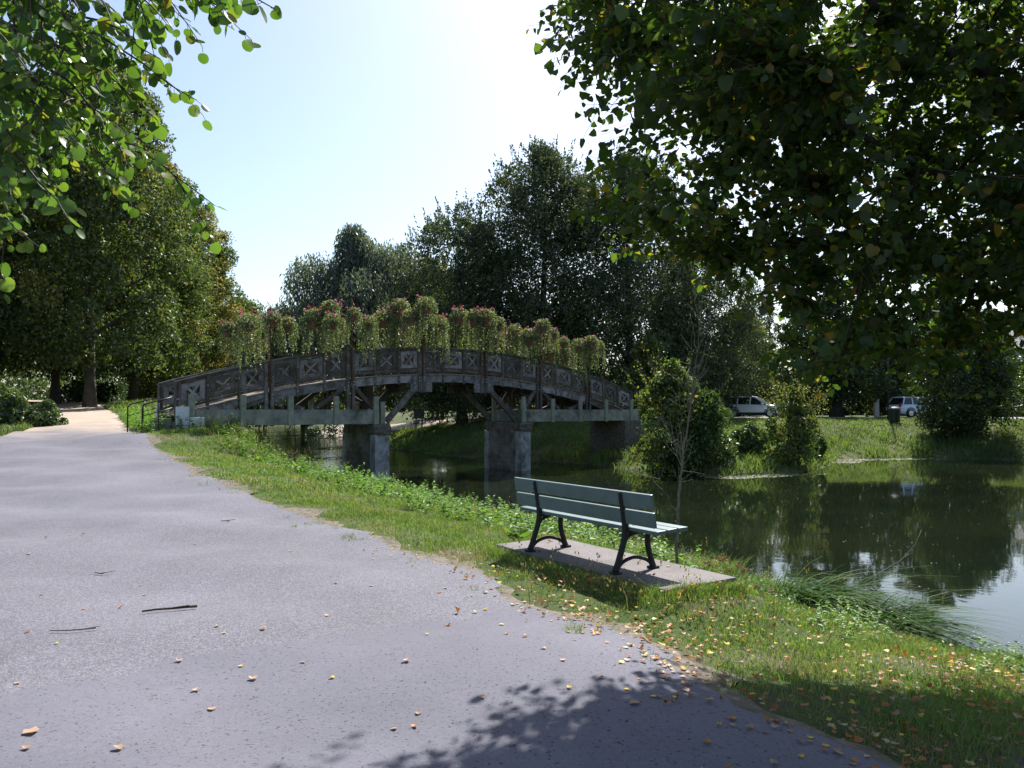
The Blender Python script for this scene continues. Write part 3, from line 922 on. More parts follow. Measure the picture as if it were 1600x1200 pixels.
# hedge behind the road, built of leaf clumps over a clipped mass
def hedge(x0, y0, x1, y1, h, w, label):
    rg = np.random.default_rng(61)
    ln = math.hypot(x1 - x0, y1 - y0)
    d = np.array([(x1 - x0) / ln, (y1 - y0) / ln]); nn = np.array([-d[1], d[0]])
    k = int(ln * 5)
    s = rg.random(k) * ln; o = (rg.random(k) - .5) * w; z = .2 + rg.random(k) * (h - .35)
    xy = np.array([x0, y0]) + d * s[:, None] + nn * o[:, None]
    C = np.stack([xy[:, 0] - x0, xy[:, 1] - y0, z], 1)
    pile = Pile()
    pile.add(*lobe_leaves(rg, C, np.full(k, .5), 55, .22))
    root = empty('hedge', (x0, y0, g1(x0, y0)))
    mesh_obj('foliage', pile.mesh('foliage', [M['hedge']]), root)
    mb = MB()
    for q in np.arange(.5, ln, 1.2):
        mb.tube([(d[0] * q, d[1] * q, -.2), (d[0] * q + .1, d[1] * q, h * .8)], [.04, .02], 5)
    mb.build('stems', M['bark'], root)
    return tag(root, label, 'hedge')
hedge(8, 66, 25, 69, 2.3, 1.4, 'dark clipped hedge behind the silver car')
hedge(30, 69, 52, 66, 2.6, 1.4, 'dark hedge behind the gate posts and second car')
hedge(-22, 84, 5, 72, 2.2, 1.6, 'dark hedge beyond the sandy path seen under the bridge')

# ------------------------------------------------------------------ hill and house far right
hv = []; hx = np.linspace(60, 420, 50); hy = np.linspace(180, 420, 24)
HX, HY = np.meshgrid(hx, hy)
HZ = 2 + 34 * np.exp(-((HX - 230) / 95) ** 2) * np.sin(np.clip((HY - 180) / 240, 0, 1) * math.pi) ** .8 + 1.6 * np.sin(HX * .31) * np.cos(HY * .23)
ii = (np.arange(23)[:, None] * 50 + np.arange(49)[None, :]).ravel()
tag(mesh_obj('hills', np_mesh('hills', np.stack([HX.ravel(), HY.ravel(), HZ.ravel()], 1), np.stack([ii, ii + 1, ii + 51, ii + 50], 1), [M['hill']], smooth=True)), 'wooded hill far behind the right bank', 'hill', kind='structure')

def house(x, y, rz):
    root = empty('house', (x, y, g1(x, y)), rz)
    mb = MB(); mb.box((0, 0, 3.6), (12, 8, 7.2)); mb.build('wall', M['wall'], root)
    mb = MB()
    b = len(mb.v)
    mb.v += [(-6.4, -4.5, 7.1), (6.4, -4.5, 7.1), (6.4, 4.5, 7.1), (-6.4, 4.5, 7.1), (-6.4, 0, 10.2), (6.4, 0, 10.2)]
    mb.f += [(0, 1, 5, 4), (2, 3, 4, 5), (3, 0, 4), (1, 2, 5), (3, 2, 1, 0)]
    rf = mb.build('roof', M['roof'], root)
    mb = MB(); mb.box((3.4, .9, 10.2), (.8, .8, 1.8)); mb.build('chimney', M['wall'], rf)
    for zz in (1.9, 5.2):
        for xx in (-4.2, -1.4, 1.4, 4.2):
            mb = MB()
            for dx in (-.55, .55): mb.box((xx + dx, -4.03, zz), (.1, .1, 1.6))
            for dz in (-.75, .75): mb.box((xx, -4.03, zz + dz), (1.0, .1, .1))
            w = mb.build('window', M['post_white'], root)
            mb = MB(); mb.box((xx, -4.01, zz), (1.0, .04, 1.4)); mb.build('pane', M['glass'], w)
    return tag(root, 'pale grey house half hidden behind the right hand trees', 'house')
house(58, 86, -.5)

# ------------------------------------------------------------------ cars, bin, pole, gate posts
def make_car(paint):
    root = empty('parked_car')
    # side outline sections: x along, (half width, z low, z high)
    Lc = 4.5
    xs = [-2.25, -2.2, -1.9, -1.3, -.6, .2, .9, 1.35, 1.9, 2.15, 2.25]
    hw = [.70, .82, .89, .91, .92, .92, .91, .90, .86, .76, .62]
    z0 = [.42, .34, .28, .26, .25, .25, .25, .26, .28, .34, .42]
    z1 = [.86, 1.0, 1.06, 1.06, 1.04, 1.02, 1.0, .99, .92, .82, .66]
    mb = MB()
    for i in range(len(xs)):
        w = hw[i]; a = z0[i]; c = z1[i]
        ring = [(-w * .9, a), (-w, a + .16), (-w, (a + c) / 2 + .1), (-w * .93, c - .03), (-w * .8, c), (w * .8, c), (w * .93, c - .03), (w, (a + c) / 2 + .1), (w, a + .16), (w * .9, a)]
        mb.v += [(xs[i], q[0], q[1]) for q in ring]
    k = 10
    for i in range(len(xs) - 1):
        for j in range(k):
            j2 = (j + 1) % k
            mb.f.append((i * k + j, i * k + j2, (i + 1) * k + j2, (i + 1) * k + j))
    mb.f.append(tuple(range(k - 1, -1, -1))); mb.f.append(tuple((len(xs) - 1) * k + j for j in range(k)))
    mb.build('body', paint, root, smooth=False, bevel=.03)
    # cabin: glasshouse with roof
    mb = MB()
    low = [(-2.05, 1.04), (1.05, 1.0)]; hi = [(-1.72, 1.58), (.15, 1.6)]
    mb.hexa([(low[0][0], -.82, 1.03), (low[1][0], -.82, 1.0), (low[1][0], .82, 1.0), (low[0][0], .82, 1.03), (hi[0][0], -.64, 1.56), (hi[1][0], -.64, 1.58), (hi[1][0], .64, 1.58), (hi[0][0], .64, 1.56)])
    mb.build('window', M['glass'], root)
    mb = MB()
    mb.hexa([(-1.86, -.68, 1.555), (.25, -.67, 1.565), (.25, .67, 1.565), (-1.86, .68, 1.555), (-1.75, -.58, 1.66), (.05, -.56, 1.67), (.05, .56, 1.67), (-1.75, .58, 1.66)])
    mb.build('roof', paint, root, bevel=.04)
    for s in (-1, 1):
        mb = MB()
        for xa, xb in ((-2.06, -1.76), (-1.12, -1.02), (-.16, -.06), (1.08, .16)):
            mb.beam((xa, s * .835, 1.02), (xb if xa > 1 or xa < -2 else xa + .04, s * .655, 1.58), .09, .05, (0, 1, 0))
        mb.build('pillar', paint, root)
        mb = MB()
        mb.beam((-1.6, s * .62, 1.70), (0, s * .62, 1.71), .04, .05)
        for xx in (-1.55, -.05): mb.box((xx, s * .62, 1.675), (.08, .04, .06))
        mb.build('roof_rail', M['trim'], root)
        mb = MB(); mb.box((.78, s * .99, 1.06), (.14, .2, .15)); mb.build('mirror', paint, root, bevel=.03)
        mb = MB(); mb.box((-2.19, s * .70, .98), (.1, .2, .3)); mb.build('tail_lamp', M['tail'], root, bevel=.02)
        mb = MB(); mb.box((2.1, s * .60, .76), (.16, .3, .14)); mb.build('headlight', M['head'], root, bevel=.03)
        mb = MB(); mb.box((0, s * .93, .33), (2.3, .06, .14)); mb.build('sill', M['trim'], root)
        for xx in (-1.36, 1.36):
            ax = (Vector((1, 0, 0)), Vector((0, 0, 1)), Vector((0, s, 0)))
            mb = MB(); mb.lathe([(.30, .70), (.34, .73), (.345, .9), (.31, .93)], (xx, 0, .345), 18, ax)
            wh = mb.build('wheel', M['rubber'], root, smooth=False)
            mb = MB(); mb.lathe([(.22, .925), (.22, .94), (.05, .945)], (xx, 0, .345), 14, ax)
            mb.build('rim', M['rim'], wh)
            mb = MB(); mb.tube([(xx + .42 * math.cos(a), s * .9, .345 + .42 * math.sin(a)) for a in np.linspace(0, math.pi, 11)], .05, 5)
            mb.build('wheel_arch', M['trim'], root)
    for xx, nm in ((-2.22, 'rear_bumper'), (2.18, 'front_bumper')):
        mb = MB(); mb.box((xx, 0, .46), (.14, 1.5, .22)); mb.build(nm, M['trim'], root, bevel=.04)
    return root
car = make_car(M['paint_silver'])
cx, cy = 18.9, 60.0
car.location = (cx, cy, g1(cx, cy) + .08); car.rotation_euler = (0, 0, R(-28))
tag(car, 'silver car parked on the far bank road behind a twiggy shrub', 'car', 'cars parked on the far road')
car2 = copy_tree(car)
cx, cy = 32.4, 61.5
car2.location = (cx, cy, g1(cx, cy) + .08); car2.rotation_euler = (0, 0, R(15))
tag(car2, 'pale blue car on the far road behind the dustbin', 'car', 'cars parked on the far road')
for ch in car2.children:
    if ch.data.materials and ch.data.materials[0] == M['paint_silver']:
        ch.data = ch.data.copy(); ch.data.materials[0] = M['paint_pale']

def bin_(x, y):
    root = empty('litter_bin', (x, y, g1(x, y)))
    mb = MB(); mb.lathe([(.30, 0), (.34, .05), (.36, .85), (.33, .86), (.30, .8)], (0, 0, .05), 16); mb.build('drum', M['bin'], root, smooth=False)
    mb = MB(); mb.lathe([(.38, .0), (.38, .05), (.3, .12), (.1, .16)], (0, 0, .93), 16); mb.build('lid', M['bin'], root)
    mb = MB(); mb.tube([(0, .45, -.1), (0, .45, 1.1)], .03, 6); mb.build('support_post', M['steel_dark'], root)
    return tag(root, 'dark green litter bin at the road edge above the grassy bank', 'bin')
bin_(25.8, 51.8)
mb = MB(); mb.tube([(0, 0, -.2), (0, 0, 3), (0, 0, 6.2)], [.07, .06, .05], 8)
pole = empty('lamp_post', (26.2, 53.5, g1(26.2, 53.5)))
mb.build('pole', M['steel_dark'], pole, smooth=True)
mb = MB(); mb.tube([(0, 0, 6.1), (-.3, -.1, 6.5), (-.9, -.2, 6.6)], [.045, .04, .035], 7); mb.build('arm', M['steel_dark'], pole, smooth=True)
mb = MB(); mb.lathe([(.05, .12), (.16, .05), (.18, 0), (.12, -.03)], (-1.0, -.2, 6.52), 12); mb.build('lamp_head', M['steel_dark'], pole)
tag(pole, 'thin dark lamp post just behind the litter bin', 'lamp post')
def gate_post(x, y, h, label):
    root = empty('gate_post', (x, y, g1(x, y)))
    mb = MB(); mb.box((0, 0, h / 2), (.34, .34, h)); mb.build('pillar', M['post_white'], root, bevel=.02)
    mb = MB(); mb.box((0, 0, h + .05), (.46, .46, .1)); mb.build('cap', M['post_white'], root)
    tag(root, label, 'gate post', 'white posts behind the far road')
gate_post(28.4, 66.6, 1.6, 'white gate post left of the thick forking trunk')
gate_post(31.6, 66.6, 1.5, 'white gate post right of the thick forking trunk')
# wire fence left of the gate posts
fr = empty('wire_fence', (22.0, 66.4, g1(22, 66.4)))
for i in range(5):
    mb = MB(); mb.box((i * 1.4, 0, .55), (.09, .09, 1.2)); mb.build('post', M['timber'], fr)
for zz in (.45, .8, 1.08):
    mb = MB(); mb.tube([(0, -.06, zz), (5.6, -.06, zz)], .012, 4); mb.build('wire', M['steel_dark'], fr)
tag(fr, 'low wire fence on wooden posts behind the far road', 'fence')
# notice board on two legs under the trees, seen below the deck
nb = empty('notice_board', (-6.9, 57, g1(-6.9, 57)))
for dx in (-.22, .22):
    mb = MB(); mb.box((dx, 0, .75), (.09, .09, 1.7)); mb.build('leg', M['timber_pale'], nb)
mb = MB(); mb.box((0, -.07, 1.75), (.8, .04, .75)); mb.build('board', M['timber'], nb)
tag(nb, 'small notice board on two pale legs on the far bank under the bridge deck', 'sign')

# ------------------------------------------------------------------ the footbridge
STEP = 3.279
O = Vector((-11.44, 26.0, 0))
U = Vector((.7730, .6344, 0)); V = Vector((-.6344, .7730, 0)); K = Vector((0, 0, 1))
WID = 1.95
def rail_z(t): return 4.26 - 1.71 * ((t - 3.5) / 3.5) ** 2
def deck_z(t): return rail_z(t) - 1.12
def BP(t, v, z): return O + U * (t * STEP) + V * v + K * z
bridge = empty('arched_footbridge', (O.x, O.y, g1(O.x, O.y)))
BINV = Matrix.Translation(-Vector(bridge.location))
tag(bridge, 'arched wooden footbridge on concrete piers hung with flower baskets', 'bridge')

def loc(p): return tuple(Vector(p) - bridge.location)
def warp(mb, t0, t1, v0, v1, z0, z1, seg=1):
    """bar following the arch: z0, z1 are functions of t"""
    ts = [t0 + (t1 - t0) * i / seg for i in range(seg + 1)]
    b = len(mb.v)
    for t in ts:
        for v, z in ((v0, z0), (v1, z0), (v1, z1), (v0, z1)):
            mb.v.append(loc(BP(t, v, z(t))))
    for i in range(seg):
        for j in range(4):
            j2 = (j + 1) % 4
            mb.f.append((b + i * 4 + j, b + i * 4 + j2, b + (i + 1) * 4 + j2, b + (i + 1) * 4 + j))
    mb.f.append((b + 3, b + 2, b + 1, b)); mb.f.append(tuple(b + seg * 4 + j for j in range(4)))
D = lambda h: (lambda t: deck_z(t) + h)
A = lambda z: (lambda t: z)

# deck planks: real boards with gaps, too small to pick apart
mb = MB()
nb_ = 118
for i in range(nb_):
    t0 = i * 7 / nb_; t1 = (i + .9) * 7 / nb_
    dz = random.uniform(-.008, .008)
    warp(mb, t0, t1, -.10 + random.uniform(-.02, .02), WID + .10 + random.uniform(-.02, .02), D(-.05 + dz), D(dz))
tag(mb.build('deck_planks', M['deck'], bridge), kind='stuff')

sides = (0.0, WID)
bolts = MB()
def bolt(p, r=.022):
    bolts.lathe([(r, -.02), (r, .012), (r * .6, .02)], loc(p), 6, (U, K, -V))

for v in sides:
    sg = -1 if v == 0 else 1              # outward side
    out = v + sg * .07
    # stringers, one per bay
    for k in range(7):
        mb = MB(); warp(mb, k + .01, k + .99, v - .06, v + .06, D(-.36), D(-.055), 4); mb.build('stringer', M['timber_pale'] if k < 6 else M['timber'], bridge)
        mb = MB(); warp(mb, k + .003, k + .997, v - .09, v + .09, D(1.06), D(1.12), 4); mb.build('handrail', M['timber'], bridge)
        mb = MB(); warp(mb, k + .03, k + .97, v - .03, v + .03, D(.10), D(.20), 4); mb.build('bottom_rail', M['timber'], bridge)
        mb = MB(); warp(mb, k + .03, k + .97, v - .028, v + .028, D(.96), D(1.05), 4); mb.build('top_rail', M['timber'], bridge)
    for k in range(8):
        low = {0: .2, 7: .2, 3: -.75, 4: -.75}.get(k)
        for d in (-.035, .035):
            t = min(max(k + d, .02), 6.98)
            zb = 1.0 if k in (1, 2, 5, 6) else (deck_z(k) - .78 if k in (3, 4) else 1.05)
            mb = MB(); warp(mb, t - .019, t + .019, v - .07 + sg * .045, v + .07 + sg * .045, A(zb), D(1.06)); mb.build('post', M['timber'], bridge, bevel=.006)
            for h in (-.15, -.28, .5): bolt(BP(t, v + sg * .12, deck_z(t) + h))
        if k in (3, 4):
            mb = MB()
            w = .16
            mb.hexa([loc(BP(k - w, v + sg * .055 - .02, deck_z(k) - .75)), loc(BP(k + w, v + sg * .055 - .02, deck_z(k) - .75)), loc(BP(k + w, v + sg * .055 + .02, deck_z(k) - .75)), loc(BP(k - w, v + sg * .055 + .02, deck_z(k) - .75)),
                     loc(BP(k - w, v + sg * .055 - .02, deck_z(k) - .02)), loc(BP(k + w, v + sg * .055 - .02, deck_z(k) - .02)), loc(BP(k + w, v + sg * .055 + .02, deck_z(k) - .02)), loc(BP(k - w, v + sg * .055 + .02, deck_z(k) - .02))])
            mb.build('gusset_plate', M['timber_pale'], bridge)
            for q in (-.1, .1):
                for h in (-.2, -.4, -.6): bolt(BP(k + q, v + sg * .08, deck_z(k) + h))
    for k in range(7):
        for j in (1, 2):
            t = k + j / 3
            mb = MB(); warp(mb, t - .014, t + .014, v - .05 + sg * .03, v + .05 + sg * .03, D(-.42), D(1.06)); mb.build('post', M['timber'], bridge)
            bolt(BP(t, v + sg * .085, deck_z(t) - .2)); bolt(BP(t, v + sg * .085, deck_z(t) + .7))
        for j in range(3):
            ta = k + j / 3 + (.062 if j == 0 else .03); tb = k + (j + 1) / 3 - (.062 if j == 2 else .03)
            alt = (k * 3 + j) % 2
            off = sg * (.035 if alt == 0 else .0)
            fw = .048; ha, hb = .25, .93
            fm = M['timber_pale'] if alt == 0 else M['timber']
            mb = MB()
            vv0, vv1 = v + off - .022, v + off + .022
            warp(mb, ta, tb, vv0, vv1, D(ha), D(ha + .13)); warp(mb, ta, tb, vv0, vv1, D(hb - .13), D(hb))
            warp(mb, ta, ta + fw, vv0 + .001, vv1 - .001, D(ha + .131), D(hb - .131)); warp(mb, tb - fw, tb, vv0 + .001, vv1 - .001, D(ha + .131), D(hb - .131))
            pn = mb.build('railing_panel', fm, bridge)
            mb = MB()
            ia, ib = ta + fw, tb - fw; hh0, hh1 = ha + .13, hb - .13
            cw = .030
            for s_ in (0, 1):
                e0, e1 = (hh0, hh1) if s_ == 0 else (hh1, hh0)
                b = len(mb.v)
                vo = (.006 if s_ else -.006) 
                for vq in (v + off + vo - .012, v + off + vo + .012):
                    for tq, hq in ((ia, e0), (ia + cw, e0), (ib, e1), (ib - cw, e1)):
                        mb.v.append(loc(BP(tq, vq, deck_z(tq) + hq)))
                for q in ((0, 1, 2, 3), (7, 6, 5, 4), (0, 4, 5, 1), (1, 5, 6, 2), (2, 6, 7, 3), (3, 7, 4, 0)):
                    mb.f.append(tuple(b + i for i in q))
            cross = mb.build('cross_brace', M['timber_pale'], pn)
            if (alt == 1 and k >= 1) or k >= 4:
                mb = MB()
                for q in range(4):
                    qa = ta + .01 + (tb - ta - .02) * q / 4; qb = qa + (tb - ta - .02) / 4 * .80
                    warp(mb, qa, qb, v + off - sg * .05 - .008, v + off - sg * .05 + .008, D(ha + .01), D(hb - .01))
                mb.build('backing_boards', M['timber'], pn)
    # struts
    def strut(t0, z0, t1, z1, w=.15):
        mb = MB(); mb.beam(loc(BP(t0, v, z0)), loc(BP(t1, v, z1)), .13, w, (U.cross(K)).cross(U)); mb.build('strut', M['timber'], bridge, bevel=.006)
        for q in (.08, .92):
            bolt(BP(t0 + (t1 - t0) * q, v + sg * .07, z0 + (z1 - z0) * q))
    strut(2.50, 1.12, 3.0, deck_z(3) - .28, .24); strut(4.58, 1.12, 4.0, deck_z(4) - .28, .24)
    for k, (ta, tb) in {1: (.62, 1.42), 2: (1.55, 2.32), 5: (4.72, 5.4), 6: (5.6, 6.4)}.items():
        strut(k - .05, deck_z(k) - .3, ta, 1.62 if k in (2, 5) else 1.6, .16)
        strut(k + .05, deck_z(k) - .3, tb, 1.62 if k in (2, 5) else 1.6, .16)
    # concrete side beams with stub posts
    for ta, tb, posts in ((.2, 2.36, (.16, .70, 1.24, 1.80, 2.33)), (4.72, 7.15, (4.69, 5.25, 5.81, 6.37, 6.95))):
        mb = MB(); warp(mb, ta, tb, v - .14, v + .14, A(1.03), A(1.60), 1); mb.build('concrete_beam', M['concrete'], bridge, bevel=.015)
        for q in posts:
            tall = q in (4.69,)
            mb = MB(); warp(mb, q - .032, q + .032, v + sg * .145 - .055, v + sg * .145 + .055, A(1.0 if not tall else .98), A(2.2 if tall else 2.12)); mb.build('concrete_post', M['concrete_post'], bridge, bevel=.01)
    mb = MB(); warp(mb, 2.39, 2.45, v + sg * .12 - .09, v + sg * .12 + .09, A(1.03), A(1.92)); mb.build('concrete_post', M['concrete_post'], bridge, bevel=.01)
# cross joists under the deck
for i in range(22):
    t = .15 + i * 6.7 / 21
    mb = MB(); warp(mb, t - .02, t + .02, .08, WID - .08, D(-.20), D(-.055)); mb.build('joist', M['timber'], bridge)
tag(bolts.build('bolts', M['bolt'], bridge), kind='stuff')
# piers: wall across the bridge, darker long face, paler nose, rough caps
for ta, tb in ((2.29, 2.48), (4.60, 4.77)):
    mb = MB(); warp(mb, ta, tb, .12, WID + .2, A(-2.6), A(1.0)); pr = mb.build('pier', M['pier'], bridge, bevel=.02)
    for vv in (-.12, WID + .32):
        mb = MB(); warp(mb, ta - .005, tb + .005, vv - .22, vv + .235 if vv < 1 else vv + .2, A(-2.6), A(.60)); mb.build('pier_nose', M['pier_white'], pr, bevel=.02)
    mb = MB()
    for j in range(9):
        z = -1.1 + j * .23
        for vj in (0,): warp(mb, ta - .0065, ta - .001, .16, WID + .16, A(z), A(z + .2))
    mb.build('shutter_boards', M['pier'], pr)
    for vv in (-.1, WID + .1):
        mb = MB()
        b0 = len(mb.v)
        # irregular block
        rgc = np.random.default_rng(int(ta * 100) + int(vv * 10))
        na, nz_ = 10, 5
        for iz in range(nz_):
            z = .60 + .43 * iz / (nz_ - 1)
            for ia in range(na):
                a = 2 * math.pi * ia / na
                ca, sa = math.cos(a), math.sin(a)
                m_x = 1 / max(abs(ca), abs(sa))
                rr = 1 + rgc.normal() * .05 - (.06 if iz in (0, nz_ - 1) else 0)
                mb.v.append(loc(BP((ta + tb) / 2 + ca * m_x * .115 * rr, vv + sa * m_x * .34 * rr, z + rgc.normal() * .012)))
        for iz in range(nz_ - 1):
            for ia in range(na):
                i2 = (ia + 1) % na
                mb.f.append((b0 + iz * na + ia, b0 + iz * na + i2, b0 + (iz + 1) * na + i2, b0 + (iz + 1) * na + ia))
        mb.f.append(tuple(b0 + (nz_ - 1) * na + ia for ia in range(na)))
        mb.build('pier_cap', M['cap'], pr)
# abutments
zg = g1(O.x, O.y)
for ta, tb, za, zb, nm in ((.0, .115, 1.06, 1.70, 1), (.0, .115, .50, 1.05, 1), (.12, .265, 1.02, 1.34, 1), (.12, .265, .50, 1.01, 1)):
    mb = MB(); warp(mb, ta, tb, -.42, -.15, A(za), A(zb)); mb.build('abutment_block', M['white_block'], bridge, bevel=.012)
    mb = MB(); warp(mb, ta, tb, WID + .15, WID + .42, A(za), A(zb)); mb.build('abutment_block', M['white_block'], bridge, bevel=.012)
mb = MB(); warp(mb, -.02, .3, -.12, WID + .12, A(.0), A(1.2)); mb.build('abutment', M['concrete'], bridge)
mb = MB(); warp(mb, 6.75, 7.2, -.3, WID + .3, A(-1.6), A(1.02)); mb.build('abutment', M['cap'], bridge)
for i in range(3):
    mb = MB(); warp(mb, -.02 - (i + 1) * .08, -.022 - i * .08, 0, WID, A(.3), A(1.30 - i * .17)); mb.build('step', M['concrete'], bridge, bevel=.01)

# iron handrails at the steps
def iron_rail(v, label):
    p0 = BP(-.02, v, 0)
    root = empty('handrail', (p0.x, p0.y, g1(p0.x, p0.y)))
    L_ = lambda t, z: tuple(BP(t, v, z) - Vector(root.location))
    g_ = g1(*BP(-.31, v, 0)[:2])
    mb = MB(); mb.tube([L_(-.02, 2.02), L_(-.12, 1.93), L_(-.24, 1.82), L_(-.285, 1.77), L_(-.305, 1.66), L_(-.308, g_ - .15)], .024, 7); mb.build('top_bar', M['steel_dark'], root, smooth=True)
    mb = MB(); mb.tube([L_(-.02, 1.66), L_(-.15, 1.53), L_(-.305, 1.38)], .016, 6); mb.build('middle_bar', M['steel_dark'], root, smooth=True)
    mb = MB(); mb.tube([L_(-.15, 1.90), L_(-.15, g_ - .15)], .02, 6); mb.build('upright', M['steel_dark'], root, smooth=True)
    tag(root, label, 'handrail', 'iron handrails at the bridge steps')
iron_rail(.0, 'black iron handrail on the near side of the bridge steps')
iron_rail(WID, 'black iron handrail on the far side of the bridge steps')

# ------------------------------------------------------------------ basket posts and hanging flower pots
def make_pot_meshes(seed, trail, width, red):
    rg = np.random.default_rng(seed)
    mb = MB(); mb.lathe([(.11, -.26), (.125, -.25), (.165, -.02), (.18, -.02), (.18, .03), (.15, .03), (.14, -.03)], (0, 0, 0), 14)
    pile = Pile()
    # mound
    m = 460
    d = unit(rg.normal(size=(m, 3)) + np.array([0, 0, .7]))
    p = d * np.array([width * 1.05, width * 1.05, .30]) * (.5 + .5 * rg.random(m))[:, None] + np.array([0, 0, .08])
    L = .075 * (.7 + .6 * rg.random(m))
    pile.add(*diamonds(p, rg.normal(size=(m, 3)), d + rg.normal(size=(m, 3)) * .6, L, L * .75), 0)
    # trailing strands
    P = []; A_ = []; Mi = []
    for s in range(60):
        a = rg.random() * 6.283
        r = width * (.55 + .5 * rg.random())
        ln = trail * (.35 + .75 * rg.random())
        k = int(ln / .042) + 4
        q = np.linspace(0, 1, k)
        px = np.cos(a) * (r + .06 * q) + rg.normal() * .05 * q
        py = np.sin(a) * (r + .06 * q) + rg.normal() * .05 * q
        pz_ = .08 - ln * q + .1 * np.sin(np.clip(q * 6, 0, math.pi)) * (q < .5)
        P.append(np.stack([px, py, pz_], 1) + rg.normal(size=(k, 3)) * .018)
        A_.append(np.tile([0, 0, -1.0], (k, 1)) * .4 + rg.normal(size=(k, 3)))
        Mi.append(np.full(k, rg.random() < red))
    P = np.concatenate(P); A_ = np.concatenate(A_); Mi = np.concatenate(Mi)
    L = .06 * (.7 + .6 * rg.random(len(P)))
    for flag in (False, True):
        s_ = Mi == flag
        if s_.any(): pile.add(*diamonds(P[s_], A_[s_], rg.normal(size=(s_.sum(), 3)), L[s_], L[s_] * .75), 1 if flag else 0)
    fol = pile.mesh('trailing_foliage', [M['trail'], M['trail_red']])
    # flower heads: little balls of petals on stalks
    fp = Pile()
    nh = 13
    for h in range(nh):
        a = rg.random() * 6.283
        c = np.array([width * 1.1 * rg.random() ** .6 * math.cos(a), width * 1.1 * rg.random() ** .6 * math.sin(a), .14 + .28 * rg.random()])
        k = 9
        dd = unit(rg.normal(size=(k, 3)) + np.array([0, 0, .4]))
        L = np.full(k, .05)
        fp.add(*diamonds(c + dd * .035, rg.normal(size=(k, 3)), dd, L, L), 0 if rg.random() < .6 else 1)
    flo = fp.mesh('flowers', [M['flower_red'], M['flower_pink']])
    return mb, fol, flo
potv = []
for i, (tr, wd, rd) in enumerate(((1.1, .34, .04), (1.5, .38, .05), (.9, .33, .12), (1.65, .40, .03), (1.3, .34, .3))):
    mb, fol, flo = make_pot_meshes(70 + i, tr, wd, rd)
    pm = mb.build('pot', M['pot'])
    pot_me = pm.data
    bpy.data.objects.remove(pm)
    potv.append((pot_me, fol, flo))
ORD = ['first', 'second', 'third', 'fourth', 'fifth', 'sixth', 'seventh']
def pot(p, k, rz, s, label):
    root = empty('flower_basket', tuple(p), rz)
    root.scale = (s, s, s)
    a, b, c = potv[k]
    mesh_obj('pot', a, root); mesh_obj('trailing_foliage', b, root); mesh_obj('flowers', c, root)['kind'] = 'stuff'
    tag(root, label, 'flower basket', 'flower baskets hung along the bridge')
for si, v in enumerate(sides):
    sname = 'near' if si == 0 else 'far'
    sg = -1 if si == 0 else 1
    for k in range(1, 7):
        b = BP(k, v + sg * .17, 0)
        zb = deck_z(k) - .1; zt = rail_z(k) + 1.75 + (.1 if si else 0)
        root = empty('basket_post', (b.x, b.y, zb))
        T = lambda du, z: tuple(U * du + K * (z - zb))
        mb = MB(); mb.tube([T(0, zb), T(0, zt)], [.03, .026], 8); mb.build('pole', M['rust'], root, smooth=True)
        mb = MB(); mb.lathe([(.012, 0), (.05, .05), (.05, .09), (.008, .28)], T(0, zt), 8); mb.build('finial', M['rust'], root)
        for s in (-1, 1):
            mb = MB(); mb.tube([T(0, zt - .75), T(s * .25, zt - .45), T(s * .55, zt - .38), T(s * .68, zt - .46), T(s * .66, zt - .55)], .014, 6); mb.build('arm', M['rust'], root, smooth=True)
        mb = MB(); mb.tube([tuple(Vector(T(0, zt - .1)) ), tuple(Vector(T(0, zt + .05)) - V * .12 * 1), tuple(Vector(T(0, zt - .1)) - V * .26)], .014, 6); mb.build('arm', M['rust'], root, smooth=True)
        mb = MB()
        for z in (zb + .12, rail_z(k) - .1): mb.tube([T(0, z), tuple(Vector(T(0, z)) - V * sg * .12)], .02, 6)
        mb.build('bracket', M['rust'], root)
        tag(root, f'rusty red iron basket post, {ORD[k-1]} from the left along the {sname} railing', 'post', 'basket posts on the railings')
        for q, (du, dv, dz, nm) in enumerate(((-.66, 0, -.62, 'left arm'), (.66, 0, -.6, 'right arm'), (0, -.27, -.22, 'top hook'))):
            kk = (k * 3 + q * 2 + si * 4) % 5
            j = random.uniform(-.16, .16)
            pot(Vector((b.x, b.y, 0)) + U * (du + j) + V * dv + K * (zt + dz + random.uniform(-.22, .2)), kk, random.uniform(0, 6.28), random.uniform(.85, 1.4),
                f'flower basket on the {nm} of the {ORD[k-1]} basket post along the {sname} railing')

# ------------------------------------------------------------------ bench and slab
BA = Vector((.56, -.83, 0)).normalized(); BB = Vector((.83, .56, 0)).normalized()
BC = Vector((.70, 7.96, 0))
slab_top = .035
padc = BC + BA * .06 + BB * .26
mb = MB(); mb.box((0, 0, slab_top - .09), (2.75, .92, .18), (BA, BB, K))
pad = mb.build('concrete_slab', M['pad'], bevel=.012)
pad.location = (padc.x, padc.y, 0)
tag(pad, 'speckled concrete slab under the bench', 'slab', kind='structure')
bench = empty('park_bench', (BC.x, BC.y, slab_top))
tag(bench, 'grey green slatted park bench with black iron frames facing the river', 'bench')
def bl(s, b, z): return BA * s + BB * b + K * z
HL = 1.11
def slat(b, z, w, th, tilt, s0=-HL, s1=HL):
    """board of width w; tilt in degrees from lying flat"""
    wa = BB * math.cos(R(tilt)) + K * math.sin(R(tilt))
    na = -BB * math.sin(R(tilt)) + K * math.cos(R(tilt))
    mb = MB(); mb.box(bl((s0 + s1) / 2, b, z), (s1 - s0, w, th), (BA, wa, na))
    mb.build('slat', M['slat'], bench, bevel=.007)
slat(.075, .425, .125, .038, 2); slat(.215, .432, .125, .038, 3); slat(.355, .436, .125, .038, 1)
slat(-.012, .545, .145, .036, 99); slat(-.042, .715, .145, .036, 99)
